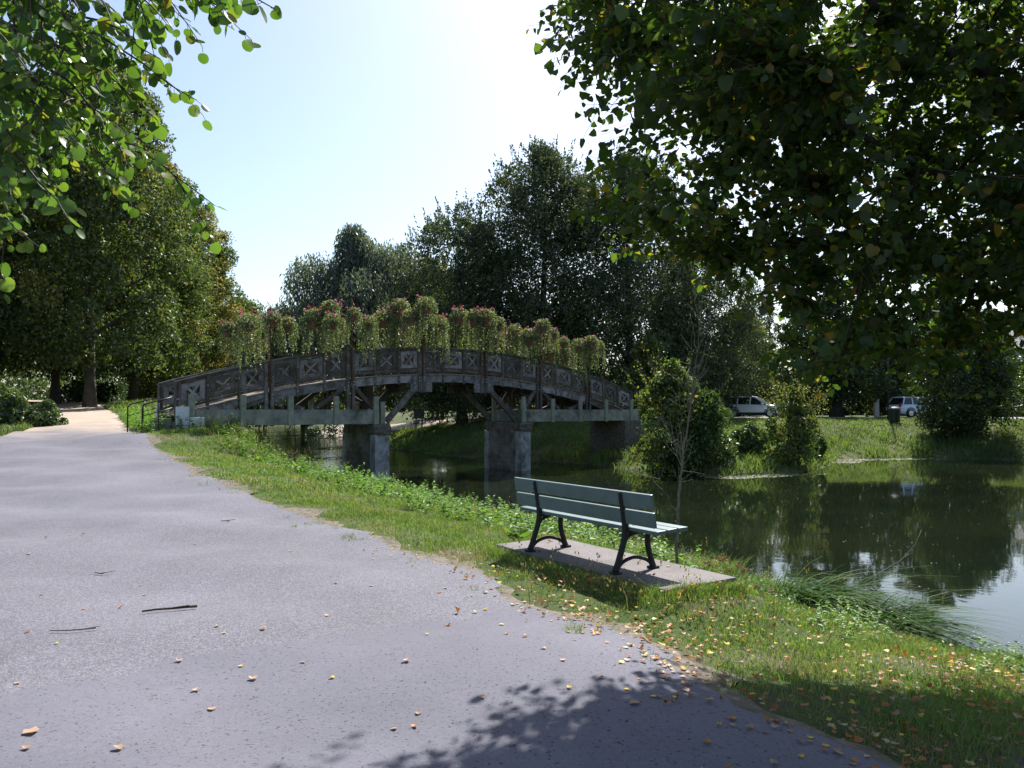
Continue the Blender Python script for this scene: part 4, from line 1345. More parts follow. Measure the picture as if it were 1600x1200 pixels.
for s in (-.70, .70):
    def path(pts, rad, mb, wide=1.0):
        P = [bl(s, b, z) for b, z in pts]
        mb.tube(P, rad, 8)
    def curve(pts, m=5):
        """Catmull-Rom through (b,z) points"""
        p = [np.array(q, float) for q in pts]; p = [2 * p[0] - p[1]] + p + [2 * p[-1] - p[-2]]
        o = []
        for i in range(1, len(p) - 2):
            for j in range(m):
                q = j / m
                o.append(.5 * ((2 * p[i]) + (-p[i - 1] + p[i + 1]) * q + (2 * p[i - 1] - 5 * p[i] + 4 * p[i + 1] - p[i + 2]) * q * q + (-p[i - 1] + 3 * p[i] - 3 * p[i + 1] + p[i + 2]) * q ** 3))
        o.append(p[-2])
        return [tuple(q) for q in o]
    mb = MB()
    c = curve([(-.13, .02), (-.085, .13), (-.03, .28), (-.005, .40), (-.012, .52), (-.045, .66), (-.068, .775)])
    rad = list(np.interp(np.linspace(0, 1, len(c)), [0, .1, .4, .6, 1], [.036, .03, .03, .034, .024]))
    path(c, rad, mb)
    c = curve([(.36, .02), (.335, .10), (.30, .20), (.29, .30), (.305, .40)])
    path(c, list(np.interp(np.linspace(0, 1, len(c)), [0, .15, 1], [.036, .03, .028])), mb)
    c = curve([(-.10, .05), (-.03, .105), (.11, .135), (.25, .105), (.335, .055)])
    path(c, .018, mb)
    c = curve([(-.01, .39), (.10, .385), (.22, .395), (.42, .405)])
    path(c, [.02] * len(c), mb)
    c = curve([(-.03, .25), (.03, .34), (.14, .375)])
    path(c, .016, mb)
    for fb in (-.13, .365):
        mb.box(bl(s, fb, .012), (.075, .10, .024), (BA, BB, K))
    mb.build('side_frame', M['iron'], bench, smooth=True)
bo = MB()
for s in (-.70, .70):
    for b, z in ((-.035, .52), (-.04, .57), (-.065, .69), (-.07, .74)):
        bo.lathe([(.009, 0), (.009, .004), (.004, .006)], bl(s, b - .016, z), 8, (BA, K, -BB))
    for b in (.05, .10, .19, .24, .33, .38): bo.lathe([(.010, 0), (.010, .005), (.004, .007)], bl(s, b, .452), 8, (BA, BB, K))
tag(bo.build('bolts', M['steel_dark'], bench), kind='stuff')

# ------------------------------------------------------------------ near trees
LEAF_LIME = np.array([(0, 0, 0), (0, .5, -.03), (0, 1, .05), (-.36, -.10, .07), (-.50, .28, .11), (-.27, .70, .07), (.36, -.10, .07), (.50, .28, .11), (.27, .70, .07)])
LEAF_ROUND = np.array([(0, 0, 0), (0, .5, -.02), (0, 1, .03), (-.34, -.08, .05), (-.52, .33, .09), (-.38, .78, .05), (.34, -.08, .05), (.52, .33, .09), (.38, .78, .05)])
def rich(o, fold):
    # midrib of six points, six outline points a side: ten quads
    ys = [0, .2, .4, .6, .8, 1]
    v = [(0, y, -.05 * math.sin(math.pi * y) + .05 * y * y) for y in ys]
    for sgn in (-1, 1): v += [(sgn * a, b, fold * a) for a, b in o]
    f = []
    for k in range(2):
        b = 6 + 6 * k
        for i in range(5):
            q = (i, i + 1, b + i + 1, b + i)
            f.append(q[::-1] if k else q)
    return np.array(v, float), np.array(f)
RICH_LIME = rich([(.16, -.10), (.42, .04), (.50, .30), (.42, .58), (.24, .82), (.02, 1.0)], .2)
RICH_ROUND = rich([(.15, -.08), (.42, .06), (.53, .34), (.50, .60), (.33, .84), (.03, .98)], .15)
LEAF_F = np.array([(0, 1, 4, 3), (1, 2, 5, 4), (0, 6, 7, 1), (1, 7, 8, 2)])

LEAF_SIMPLE = np.array([(0, 0, 0), (0, 1, .03), (-.47, .12, .10), (-.34, .66, .09), (.47, .12, .10), (.34, .66, .09)])
LEAF_SIMPLE_F = np.array([(0, 1, 3, 2), (0, 4, 5, 1)])
def leaf_frames(axis, nrm):
    a = unit(axis); n_ = unit(nrm - a * (nrm * a).sum(1, keepdims=True)); s = np.cross(a, n_)
    return s, a, n_
def leaf_field(tmpl, P, axis, nrm, size, faces=LEAF_F):
    s, a, n_ = leaf_frames(axis, nrm)
    cu = rng.normal(1.2, 1.3, len(P))
    n_ = n_ * cu[:, None]; s = s * rng.uniform(.72, 1.12, len(P))[:, None]
    v = P[:, None, :] + size[:, None, None] * (tmpl[None, :, 0:1] * s[:, None, :] + tmpl[None, :, 1:2] * a[:, None, :] + tmpl[None, :, 2:3] * n_[:, None, :])
    f = (np.arange(len(P))[:, None, None] * len(tmpl) + faces[None]).reshape(-1, 4)
    return v.reshape(-1, 3), f

def tree_leaves(root, tmpl, P, axis, nrm, size, mat, keep=300, simple=False):
    """the leaves that show largest become parts, the rest one mesh"""
    org = np.array(root.location)
    px = 800 + F * P[:, 0] / P[:, 1]; py = 640 - F * (P[:, 2] - EYE) / P[:, 1]
    sc = size / np.maximum(P[:, 1], .1) * ((px > 8) & (px < 1592) & (py > 8) & (py < 1192) & (P[:, 1] > .5))
    # prefer leaves that face the viewer with nothing nearer in the same spot
    order = np.argsort(-sc)
    cell = {}
    pick = []
    near = np.argsort(P[:, 1])
    vis = np.zeros(len(P), bool)
    for i in near:
        if sc[i] <= 0: continue
        c = (int(px[i] // 14), int(py[i] // 14))
        if c not in cell:
            cell[c] = i; vis[i] = True
    cand = [i for i in order if vis[i]]
    pick = cand[:keep]
    mk = np.zeros(len(P), bool); mk[pick] = True
    rv, rf_ = RICH_LIME if tmpl is LEAF_LIME else RICH_ROUND
    lm = np_mesh('leaf', rv, rf_, [mat], smooth=True)
    s, a, n_ = leaf_frames(axis, nrm)
    for i in pick:
        o = bpy.data.objects.new('leaf', lm)
        m4 = Matrix(((s[i][0], a[i][0], n_[i][0], 0), (s[i][1], a[i][1], n_[i][1], 0), (s[i][2], a[i][2], n_[i][2], 0), (0, 0, 0, 1)))
        k = size[i]
        mt = Matrix.Translation(Vector(P[i] - org)) @ m4 @ Matrix.Diagonal((k, k, k, 1))
        link(o, root)
        o.matrix_local = mt
    if simple: v, f = leaf_field(LEAF_SIMPLE, P[~mk] - org, axis[~mk], nrm[~mk], size[~mk], LEAF_SIMPLE_F)
    else: v, f = leaf_field(rv, P[~mk] - org, axis[~mk], nrm[~mk], size[~mk], rf_)
    o = mesh_obj('leaves', np_mesh('leaves', v, f, [mat], smooth=True), root)
    o['kind'] = 'stuff'

def poly_in(px, py, poly): return inside(px, py, np.asarray(poly, float))

def near_lime():
    rg = np.random.default_rng(81)
    bx, by = 6.0, 6.4
    gz = g1(bx, by)
    root = empty('lime_tree', (bx, by, gz))
    org = Vector(root.location)
    limbs = [
        ([(6.0, 6.4, gz - .3), (5.95, 6.4, 1.2), (5.8, 6.35, 2.2), (5.75, 6.4, 4.0), (5.5, 6.6, 6.2), (5.1, 6.8, 8.6)], [.30, .24, .22, .16, .1, .03]),
        ([(5.8, 6.35, 2.1), (4.5, 6.4, 2.42), (3.6, 6.5, 2.75), (3.0, 6.8, 3.2), (2.4, 6.9, 3.7), (1.9, 7.1, 4.3), (1.3, 7.3, 4.8)], [.08, .058, .046, .037, .03, .02, .01]),
        ([(5.8, 6.3, 2.3), (4.7, 6.0, 2.7), (4.0, 5.9, 3.0), (3.2, 5.8, 3.4), (2.4, 5.8, 3.8), (1.6, 5.9, 4.2)], [.08, .06, .045, .035, .022, .01]),
        ([(5.75, 6.4, 3.2), (4.8, 6.1, 3.75), (4.0, 6.1, 4.1), (3.1, 6.3, 4.9), (2.0, 6.5, 5.7), (1.0, 6.8, 6.2)], [.085, .06, .045, .032, .02, .01]),
        ([(5.8, 6.4, 2.4), (4.8, 6.9, 2.8), (3.9, 7.2, 3.05), (3.0, 7.3, 3.6)], [.07, .05, .035, .014]),
        ([(5.6, 6.5, 5.0), (4.2, 7.4, 6.2), (2.8, 8.0, 7.2), (1.4, 8.3, 7.8)], [.09, .06, .04, .015]),
        ([(5.6, 6.5, 5.4), (4.4, 5.6, 6.4), (3.2, 5.0, 7.2), (2.0, 4.8, 7.8)], [.09, .06, .04, .015]),
        ([(5.7, 6.4, 4.4), (5.0, 8.0, 5.4), (4.6, 9.2, 6.0)], [.08, .05, .02]),
        ([(5.7, 6.4, 4.2), (5.2, 5.2, 4.8), (4.6, 4.4, 5.4)], [.08, .05, .02]),
        ([(5.8, 6.4, 3.4), (7.4, 7.2, 5.0), (9.0, 7.6, 6.2)], [.1, .07, .02]),
        ([(5.8, 6.4, 3.2), (7.2, 5.4, 4.6), (8.6, 4.6, 5.6)], [.1, .07, .02]),
    ]
    sk = []; skr = []
    wood = MB()
    for i, (pts, rad) in enumerate(limbs):
        p = resample3(pts, .15, rg, .025)
        r = np.interp(np.linspace(0, 1, len(p)), np.linspace(0, 1, len(rad)), rad)
        wood.tube([Vector(q) - org for q in p], list(r), 8 if i else 12)
        if i: sk.append(p); skr.append(r)
        else: sk.append(p[p[:, 2] > 3]); skr.append(r[p[:, 2] > 3])
    wood.build('trunk', M['bark_near'], root, smooth=True)
    sk = np.concatenate(sk); skr = np.concatenate(skr)
    # crown volume
    cen = np.array([4.9, 6.5, 5.3]); rad = np.array([5.3, 3.5, 3.7])
    outline = [(825, -4000), (815, 0), (818, 110), (852, 170), (872, 300), (905, 395), (960, 440), (1040, 460), (1110, 430), (1160, 490), (1165, 530), (1230, 575), (1330, 590), (1480, 580), (1595, 565), (1800, 560), (9000, 400), (9000, -4000)]
    ct = math.cos(R(SUN_EL)) / math.sin(R(SUN_EL))
    def shades(p):
        """the crown ends where its shadow on the ground ends"""
        xs = p[0] - p[2] * ct * math.sin(R(SUN_AZ)); ys = p[1] - p[2] * ct * math.cos(R(SUN_AZ))
        lim = np.interp(xs, [-.9, -.5, .35, 1.4, 3.1, 5.5], [3.1, 3.7, 4.15, 4.75, 5.3, 6.1])
        return ys < lim + rg.normal() * .26 and (xs > -.7 + .15 * rg.normal() or ys < 3.25)
    def sample(nw):
        o = []
        while len(o) < nw:
            q = rg.normal(size=3); q /= np.linalg.norm(q)
            p = cen + q * rad * rg.random() ** (1 / 2.6)
            if rg.random() < .12: p = np.array([rg.uniform(1.6, 5.2), rg.uniform(5, 9), rg.uniform(1.9, 3.2)])
            if p[2] < 1.8: continue
            if p[1] < 3.7: continue
            if not shades(p): continue
            x = 800 + F * p[0] / p[1]; y = 640 - F * (p[2] - EYE) / p[1]
            if not poly_in(np.array([x]), np.array([y]), outline)[0]: continue
            o.append(p)
        return np.array(o)
    def sample_top(nw):  # twigs added above the view to cut sunlight and deepen the shade
        o = []
        while len(o) < nw:
            q = rg.normal(size=3); q /= np.linalg.norm(q)
            p = cen + q * rad * rg.random() ** (1 / 2.6)
            if p[2] > 5.6 and shades(p) and 800 + F * p[0] / max(p[1], .5) > 900: o.append(p)
        return np.array(o)
    def connect(targets, r1, wood, n_, wig, sides=5):
        out = []
        for tpt in targets:
            if wood is None: one = MB()
            else: one = wood
            d = np.linalg.norm(sk - tpt, axis=1) + np.where(sk[:, 2] > tpt[2] + .3, .5, 0) + np.where(sk[:, 0] < tpt[0] - .3, .5, 0)
            k = int(np.argmin(d))
            s = sk[k]
            ln = np.linalg.norm(tpt - s)
            mid = (s + tpt) / 2 + np.array([0, 0, .12 * ln]) + rg.normal(size=3) * wig * ln
            q = np.linspace(0, 1, n_)[:, None]
            p = (1 - q) ** 2 * s + 2 * q * (1 - q) * mid + q ** 2 * tpt
            r0 = min(skr[k] * .6, r1 * (1 + ln))
            one.tube([Vector(z) - org for z in p], list(np.linspace(r0, r1 * .35, n_)), sides, cap=False)
            if wood is None: one.build('branch', M['bark_near'], root, smooth=True)
            out.append(p)
        return out
    t1 = sample(190)
    sec = connect(t1, .012, None, 7, .08)
    sk = np.concatenate([sk] + sec); skr = np.concatenate([skr] + [np.linspace(.014, .005, len(s)) for s in sec])
    tw = MB()
    t2 = sample(3600)
    t2 = np.concatenate([t2, t2[rg.integers(len(t2), size=2600)] + rg.normal(size=(2600, 3)) * .22])
    # the dense outer boughs at the left of the crown
    ex = []
    while len(ex) < 520:
        p = np.array([rg.uniform(.1, 3.4), rg.uniform(4.2, 8.8), rg.uniform(2.9, 6.6)])
        if rg.random() > .35 + .65 * math.sin(p[0] * 3.1 + p[1] * 1.7) * math.cos(p[2] * 2.6): continue
        x = 800 + F * p[0] / p[1]; y = 640 - F * (p[2] - EYE) / p[1]
        if 840 < x < 1260 and -60 < y < 400 and shades(p) and poly_in(np.array([x]), np.array([y]), outline)[0]: ex.append(p)
    # boughs that throw the leafy edge of the shadow on the path
    while len(ex) < 820:
        p = np.array([rg.uniform(.6, 5.5), rg.uniform(4.5, 9.5), rg.uniform(3.6, 8.0)])
        xs = p[0] - p[2] * ct * math.sin(R(SUN_AZ)); ys = p[1] - p[2] * ct * math.cos(R(SUN_AZ))
        x = 800 + F * p[0] / p[1]; y = 640 - F * (p[2] - EYE) / p[1]
        if -.6 < xs < 3 and 3.2 < ys and shades(p) and poly_in(np.array([x]), np.array([y]), outline)[0]: ex.append(p)
    # the thick middle of the crown
    while len(ex) < 1450:
        p = np.array([rg.uniform(1.2, 5.2), rg.uniform(4.6, 9.0), rg.uniform(2.4, 6.4)])
        x = 800 + F * p[0] / p[1]; y = 640 - F * (p[2] - EYE) / p[1]
        if 1080 < x < 1640 and 40 < y < 500 and shades(p): ex.append(p)
    t2 = np.concatenate([t2, np.array(ex), sample_top(1200)])
    tws = connect(t2, .004, tw, 4, .10, 3)
    tw.build('twigs', M['twig'], root)['kind'] = 'stuff'
    P = []; Ax = []; N = []
    for p in tws:
        ln = np.linalg.norm(p[-1] - p[0])
        m = int(min(16, 8 + ln * 11))
        lo = max(0, 1 - .75 / max(ln, .2))
        q = lo + (1 - lo) * (np.arange(m) + rg.random(m) * .5) / m
        q = np.clip(q, 0, 1)
        x = np.stack([np.interp(q, np.linspace(0, 1, len(p)), p[:, j]) for j in range(3)], 1)
        d = unit((p[-1] - p[0])[None])[0]
        sd_ = unit(np.cross(d, [0, 0, 1])[None])[0]
        sgn = np.where(np.arange(m) % 2 == 0, 1, -1)[:, None]
        off = sd_ * sgn * .6 + d * .35 + np.array([0, 0, -.55]) + rg.normal(size=(m, 3)) * .45
        P.append(x + unit(off) * .03); Ax.append(off)
        N.append(np.array([0, 0, 1.0]) + off * .4 + rg.normal(size=(m, 3)) * .55)
    P = np.concatenate(P); Ax = np.concatenate(Ax); N = np.concatenate(N)
    size = .079 * (.55 + .6 * rg.random(len(P)))
    ok = P[:, 2] > 1.7
    tree_leaves(root, LEAF_LIME, P[ok], Ax[ok], N[ok], size[ok], M['lime'], simple=True)
    tag(root, 'near lime tree whose dark leafy boughs hang over the right half of the view', 'tree')

def resample3(pts, step, rg=None, wig=0.0):
    p = np.asarray(pts, float)
    d = np.concatenate([[0], np.cumsum(np.linalg.norm(np.diff(p, axis=0), axis=1))])
    n_ = max(3, int(d[-1] / step) + 1)
    s = np.linspace(0, d[-1], n_)
    q = np.stack([np.interp(s, d, p[:, j]) for j in range(3)], 1)
    # soften the corners
    for _ in range(2):
        q[1:-1] = (q[:-2] + 2 * q[1:-1] + q[2:]) / 4
    if rg is not None and wig:
        q[1:-1] += rg.normal(size=q[1:-1].shape) * wig * .5
    return q
near_lime()

def near_round():
    rg = np.random.default_rng(91)
    bx, by = -4.6, 3.9
    gz = g1(bx, by)
    root = empty('redbud_tree', (bx, by, gz))
    org = Vector(root.location)
    wood = MB()
    w = lambda px, py, Y: np.array([(px - 800) / F * Y, Y, EYE - (py - 640) / F * Y])
    for pts, rad in [
        ([(bx, by, gz - .3), (bx, by, 1.5), (-4.4, 3.9, 2.6), (-4.2, 3.9, 4.2), (-3.9, 4.0, 5.6)], [.2, .15, .13, .09, .04]),
        ([(-4.4, 3.9, 2.5), (-3.4, 3.6, 2.95), (-2.6, 3.3, 3.1), (-1.9, 3.1, 3.15)], [.06, .045, .03, .016]),
        ([(-4.3, 3.9, 3.0), (-3.2, 3.4, 3.4), (-2.2, 3.1, 3.45), (-1.5, 3.0, 3.4)], [.06, .045, .03, .014]),
        ([(-4.4, 3.9, 2.2), (-3.3, 3.6, 2.7), (-2.5, 3.4, 2.75)], [.05, .035, .016])]:
        p = resample3(pts, .12, rg, .012)
        r = np.interp(np.linspace(0, 1, len(p)), np.linspace(0, 1, len(rad)), rad)
        wood.tube([Vector(q) - org for q in p], list(r), 8)
    wood.build('trunk', M['bark_near'], root, smooth=True)
    # sprays: start and tip as seen, with their distance
    sp = [((-60, -40), (345, 8), 2.7), ((120, -60), (430, 15), 2.5), ((40, 20), (255, 95), 2.9), ((20, 10), (305, 160), 3.0), ((60, 60), (245, 185), 3.1), ((-30, 100), (190, 200), 3.0),
          ((60, 100), (200, 255), 3.2), ((120, 200), (335, 318), 3.5), ((-60, 80), (120, 225), 2.7), ((60, 230), (215, 310), 3.4), ((-80, 150), (110, 320), 2.8), ((-60, 200), (105, 350), 2.6), ((-80, 300), (55, 375), 2.8),
          ((-70, 10), (60, 130), 2.5), ((-40, -20), (150, 60), 2.8), ((-60, 40), (90, 190), 3.3), ((-80, 190), (40, 250), 2.9), ((-80, 240), (35, 330), 3.2), ((-60, -20), (200, 140), 3.4), ((60, -60), (260, 30), 3.0), ((-50, 130), (70, 160), 3.1),
          ((-60, -60), (100, 20), 2.6), ((0, -60), (210, 60), 3.3), ((-60, 60), (150, 250), 3.5), ((-60, 100), (60, 220), 3.6), ((-20, 20), (130, 110), 3.4), ((-60, 20), (20, 120), 2.8), ((-40, -80), (60, 40), 3.0), ((150, -80), (370, -10), 3.0), ((-80, 120), (20, 300), 2.5)]
    tw = MB(); P = []; Ax = []; N = []
    def leaves_on(p, gap):
        ln = np.linalg.norm(np.diff(p, axis=0), axis=1).sum()
        m = max(3, int(ln / gap))
        q = np.linspace(.12, 1, m)
        x = np.stack([np.interp(q, np.linspace(0, 1, len(p)), p[:, j]) for j in range(3)], 1)
        d = unit((p[-1] - p[0])[None])[0]
        sd_ = unit(np.cross(d, [0, 0, 1])[None])[0]
        sgn = np.where(np.arange(m) % 2 == 0, 1, -1)[:, None]
        off = sd_ * sgn * .55 + d * .3 + np.array([0, 0, -.75]) + rg.normal(size=(m, 3)) * .35
        P.append(x + unit(off) * .025); Ax.append(off)
        N.append(np.array([.1, -.8, .5]) + rg.normal(size=(m, 3)) * .75)
        # stalks
        for a_, b_ in zip(x, x + unit(off) * .028):
            tw.tube([Vector(a_) - org, Vector(b_) - org], .0011, 3, cap=False)
    for (sx_, sy_), (ex, ey), Y in sp:
        s = w(sx_, sy_, Y + .35); e = w(ex, ey, Y)
        ln = np.linalg.norm(e - s)
        q = np.linspace(0, 1, 9)[:, None]
        mid = (s + e) / 2 + np.array([0, 0, .13 * ln]) + rg.normal(size=3) * .03
        p = (1 - q) ** 2 * s + 2 * q * (1 - q) * mid + q ** 2 * e + rg.normal(size=(9, 3)) * .006
        tw.tube([Vector(z) - org for z in p], list(np.linspace(.008, .0018, 9)), 5, cap=False)
        leaves_on(p, .030)
        for _ in range(6):
            k = int(rg.integers(1, 7))
            b = p[k]
            d = unit((e - s)[None])[0] * .5 + rg.normal(size=3) * np.array([.45, .45, .25]) + np.array([0, 0, -.25])
            l2 = (.14 + .2 * rg.random())
            e2 = b + unit(d[None])[0] * l2
            # keep side sprays from straying over the open sky
            lim = w(ex + 25, ey, e2[1])[0]
            if e2[0] > lim: continue
            p2 = b + (e2 - b) * q + np.array([0, 0, -.05]) * q ** 2
            tw.tube([Vector(z) - org for z in p2[::2]], list(np.linspace(.004, .0014, 5)), 4, cap=False)
            leaves_on(p2, .031)
    # the crown above and left of the view
    for _ in range(170):
        c = np.array([-3.6 + rg.normal() * .8, 3.7 + rg.normal() * .9, 4.6 + rg.random() * 2.2])
        e = c + rg.normal(size=3) * .35
        q = np.linspace(0, 1, 4)[:, None]
        p = c + (e - c) * q
        tw.tube([Vector(z) - org for z in p], [.006, .004, .003, .002], 3, cap=False)
        leaves_on(p, .05)
    tw.build('twigs', M['twig'], root)['kind'] = 'stuff'
    P = np.concatenate(P); Ax = np.concatenate(Ax); N = np.concatenate(N)
    size = .044 * (.55 + .75 * rg.random(len(P)))
    tree_leaves(root, LEAF_ROUND, P, Ax, N, size, M['round'])
    tag(root, 'near tree with round sunlit leaves hanging into the upper left corner', 'tree')
near_round()

# bare sapling behind the bench
def sapling(x, y):
    rg = np.random.default_rng(95)
    gz = g1(x, y)
    root = empty('bare_sapling', (x, y, gz))
    stem = [(0, 0, -.2), (.02, 0, .5), (.04, .02, 1.1), (.13, .05, 1.8), (.22, .05, 2.4), (.30, .06, 3.0), (.36, .05, 3.75)]
    p = resample3(stem, .12, rg, .012)
    mb = MB(); mb.tube([tuple(q) for q in p], list(np.linspace(.026, .004, len(p))), 7); mb.build('trunk', M['dead'], root, smooth=True)
    for i in range(30):
        br = MB()
        k = int(rg.integers(int(len(p) * .42), len(p) - 2)) if i > 2 else int(len(p) * (.2 + .09 * i))
        b = p[k]; a = rg.random() * 6.283
        ln = (.35 + .65 * rg.random()) * (1.2 - k / len(p) * .6)
        d = np.array([math.cos(a) * .6, math.sin(a) * .5, .9 + .5 * rg.random()]); d /= np.linalg.norm(d)
        q = np.linspace(0, 1, 6)[:, None]
        bp = b + d * ln * q + np.array([0, 0, .08]) * q ** 2 + np.cumsum(rg.normal(size=(6, 3)) * .018, 0) * (q > 0)
        br.tube([tuple(z) for z in bp], list(np.linspace(.0065, .002, 6)), 5, cap=False)
        for _ in range(3):
            kk = int(rg.integers(1, 5)); d2 = d + rg.normal(size=3) * .55; d2 /= np.linalg.norm(d2)
            l2 = ln * (.2 + .35 * rg.random())
            br.tube([tuple(bp[kk]), tuple(bp[kk] + d2 * l2 * .5 + rg.normal(size=3) * .01), tuple(bp[kk] + d2 * l2)], [.003, .0022, .0014], 4, cap=False)
        br.build('branch', M['dead'], root, smooth=True)
    tag(root, 'thin bare sapling with pale twigs rising behind the bench', 'tree')
sapling(2.35, 11.0)

# ------------------------------------------------------------------ grass and weeds
def blades(rg, xy, h, w, lean, curl, mats_i=0):
    """curved two-segment grass blade per row"""
    k = len(xy)
    z = G(xy[:, 0], xy[:, 1]) - .012
    b = np.concatenate([xy, z[:, None]], 1)
    a = rg.random(k) * 6.283
    d = np.stack([np.cos(a), np.sin(a), np.zeros(k)], 1)
    fa = rg.random(k) * 6.283
    s = np.stack([np.cos(fa), np.sin(fa), np.zeros(k)], 1) * (w / 2)[:, None]
    up = np.array([0, 0, 1.0])
    m = b + up * (h * .58)[:, None] + d * (h * lean * .35)[:, None]
    t_ = b + up * (h * (1 - curl * .35))[:, None] + d * (h * (lean + curl * .5))[:, None]
    v = np.stack([b - s, b + s, m + s * .8, m - s * .8, t_], 1).reshape(-1, 3)
    i = np.arange(k)[:, None] * 5
    f = np.concatenate([i + np.array([[0, 1, 2]]), i + np.array([[0, 2, 3]]), i + np.array([[3, 2, 4]])], 1).reshape(-1, 3)
    return v, f

padpoly = [tuple((padc + BA * a + BB * b)[:2]) for a, b in ((-1.36, -.45), (1.36, -.45), (1.36, .45), (-1.36, .45))]
def vnoise(x, y, s, seed):
    return (np.sin(x * s + seed) * np.cos(y * s * 1.13 - seed * 2) + .6 * np.sin(x * s * 2.3 - y * s * 1.7 + seed * 3) + .4 * np.cos(x * s * 4.1 + y * s * 3.7 + seed)) / 2 + .5

def scatter(rg, n_, x0, x1, y0, y1, cond):
    x = x0 + (x1 - x0) * rg.random(n_); y = y0 + (y1 - y0) * rg.random(n_)
    k = cond(x, y)
    return np.stack([x[k], y[k]], 1)

def near_bank(x, y):
    """on the river side of the path, in view, clear of the slab"""
    riv = inside(x, y, RIVER)
    strag = (seg_dist(x, y, np.array(RIGHT)) < .22 * (vnoise(x, y, 3.1, .7) - .35) * 2)
    ok = ~riv & (~inside(x, y, PATH) | strag) & ~inside(x, y, np.array(padpoly))
    dn = seg_dist(x, y, NEAR)
    ok &= (dn < 9.5) & (seg_dist(x, y, FAR) > dn)
    px = x / np.maximum(y, .1) * F + 800
    return ok & (px > -120) & (px < 1800)

rgg = np.random.default_rng(101)
gpile = Pile()
for (x0, x1, y0, y1, n_, hh, ww) in [(-3, 9, 2.6, 8.5, 205000, .075, .0048), (-7, 7, 8.5, 14, 165000, .085, .0065), (-14, 5, 14, 30, 175000, .11, .012)]:
    xy = scatter(rgg, n_, x0, x1, y0, y1, near_bank)
    de = seg_dist(xy[:, 0], xy[:, 1], np.array(RIGHT)); dn = seg_dist(xy[:, 0], xy[:, 1], NEAR)
    dens = np.clip(de / .4, .14, 1) * np.clip(.35 + vnoise(xy[:, 0], xy[:, 1], 1.9, 1.7) * 1.1, .12, 1)
    xy = xy[rgg.random(len(xy)) < dens]
    de = seg_dist(xy[:, 0], xy[:, 1], np.array(RIGHT)); dn = seg_dist(xy[:, 0], xy[:, 1], NEAR)
    k = len(xy)
    tall = np.clip(1 - dn / 3.4, 0, 1) * np.clip((xy[:, 1] - 8.5) / 4, .12, 1)
    h = hh * (.55 + .7 * rgg.random(k)) * (1 + 2.4 * tall * rgg.random(k)) * np.clip(.45 + de / 1.2, .45, 1.15) * (.7 + .7 * vnoise(xy[:, 0], xy[:, 1], 2.7, 4.0))
    gpile.add(*blades(rgg, xy, h, ww * (.6 + .8 * rgg.random(k)) * (1 + .6 * tall), .25 + .5 * rgg.random(k), rgg.random(k)))
q_ = rgg.random(5200) * 2.75 - 1.375; e_ = .5 + np.abs(rgg.normal(size=5200)) * .16
xy = np.stack([padc.x + BA.x * q_ - BB.x * e_, padc.y + BA.y * q_ - BB.y * e_], 1)
q2 = rgg.random(2600) * .95 - .47; e2 = 1.40 + np.abs(rgg.normal(size=2600)) * .07
xy = np.concatenate([xy, np.stack([padc.x + BA.x * e2 + BB.x * q2, padc.y + BA.y * e2 + BB.y * q2], 1)])
xy = xy[rgg.random(len(xy)) < np.clip(vnoise(xy[:, 0], xy[:, 1], 5, 2) + .2, .1, 1)]
k = len(xy)
gpile.add(*blades(rgg, xy, .03 + .10 * rgg.random(k) ** 1.8, np.full(k, .0055), .25 + .5 * rgg.random(k), rgg.random(k)))
go = mesh_obj('grass', gpile.mesh('grass', [M['grass']]))
tag(go, 'green grass with dry patches between the path and the river', 'grass', kind='stuff')

# lawn beyond the bridge end and left verge
gp2 = Pile()
def lawn(x, y):
    return ~inside(x, y, PATH) & ~inside(x, y, RIVER) & (seg_dist(x, y, NEAR) < seg_dist(x, y, FAR))
for (x0, x1, y0, y1, n_, hh, ww) in [(-30, -9, 26, 52, 80000, .14, .026), (-19, -5, 26, 46, 30000, .28, .026), (-26, -14, 22, 34, 14000, .12, .016)]:
    xy = scatter(rgg, n_, x0, x1, y0, y1, lawn)
    k = len(xy)
    gp2.add(*blades(rgg, xy, hh * (.5 + .9 * rgg.random(k)), ww * (.6 + .8 * rgg.random(k)), .25 + .5 * rgg.random(k), rgg.random(k)))

xy = scatter(rgg, 60000, -42, -8, 44, 105, lambda x, y: lawn(x, y) & (seg_dist(x, y, NEAR) < 8))
k = len(xy)
gp2.add(*blades(rgg, xy, .38 * (.5 + .9 * rgg.random(k)),   .055 * (.6 + .8 * rgg.random(k)), .25 + .5 * rgg.random(k), rgg.random(k)))
tag(mesh_obj('lawn_grass', gp2.mesh('lawn_grass', [M['grass_far']])), 'sunlit lawn grass between gravel path and bridge steps', 'grass', kind='stuff')
# far bank
gp3 = Pile()
def farbank(x, y):
    df = seg_dist(x, y, FAR)
    return ~inside(x, y, RIVER) & (df < seg_dist(x, y, NEAR)) & (df < 15)
xy = scatter(rgg, 160000, -14, 40, 30, 62, farbank)
df = seg_dist(xy[:, 0], xy[:, 1], FAR)
kp = rgg.random(len(xy)) < np.where(df < 9, 1, .35)
xy = xy[kp]; df = df[kp]
k = len(xy)
h = (.16 + .5 * np.clip(1 - df / 7, 0, 1) * vnoise(xy[:, 0], xy[:, 1], 1.1, 2.2)) * (.5 + .8 * rgg.random(k))
gp3.add(*blades(rgg, xy, h, .036 * (.6 + .8 * rgg.random(k)), .3 + .6 * rgg.random(k), rgg.random(k)))
tag(mesh_obj('bank_grass', gp3.mesh('bank_grass', [M['grass_far']])), 'long grass covering the sloping far bank', 'grass', kind='stuff')

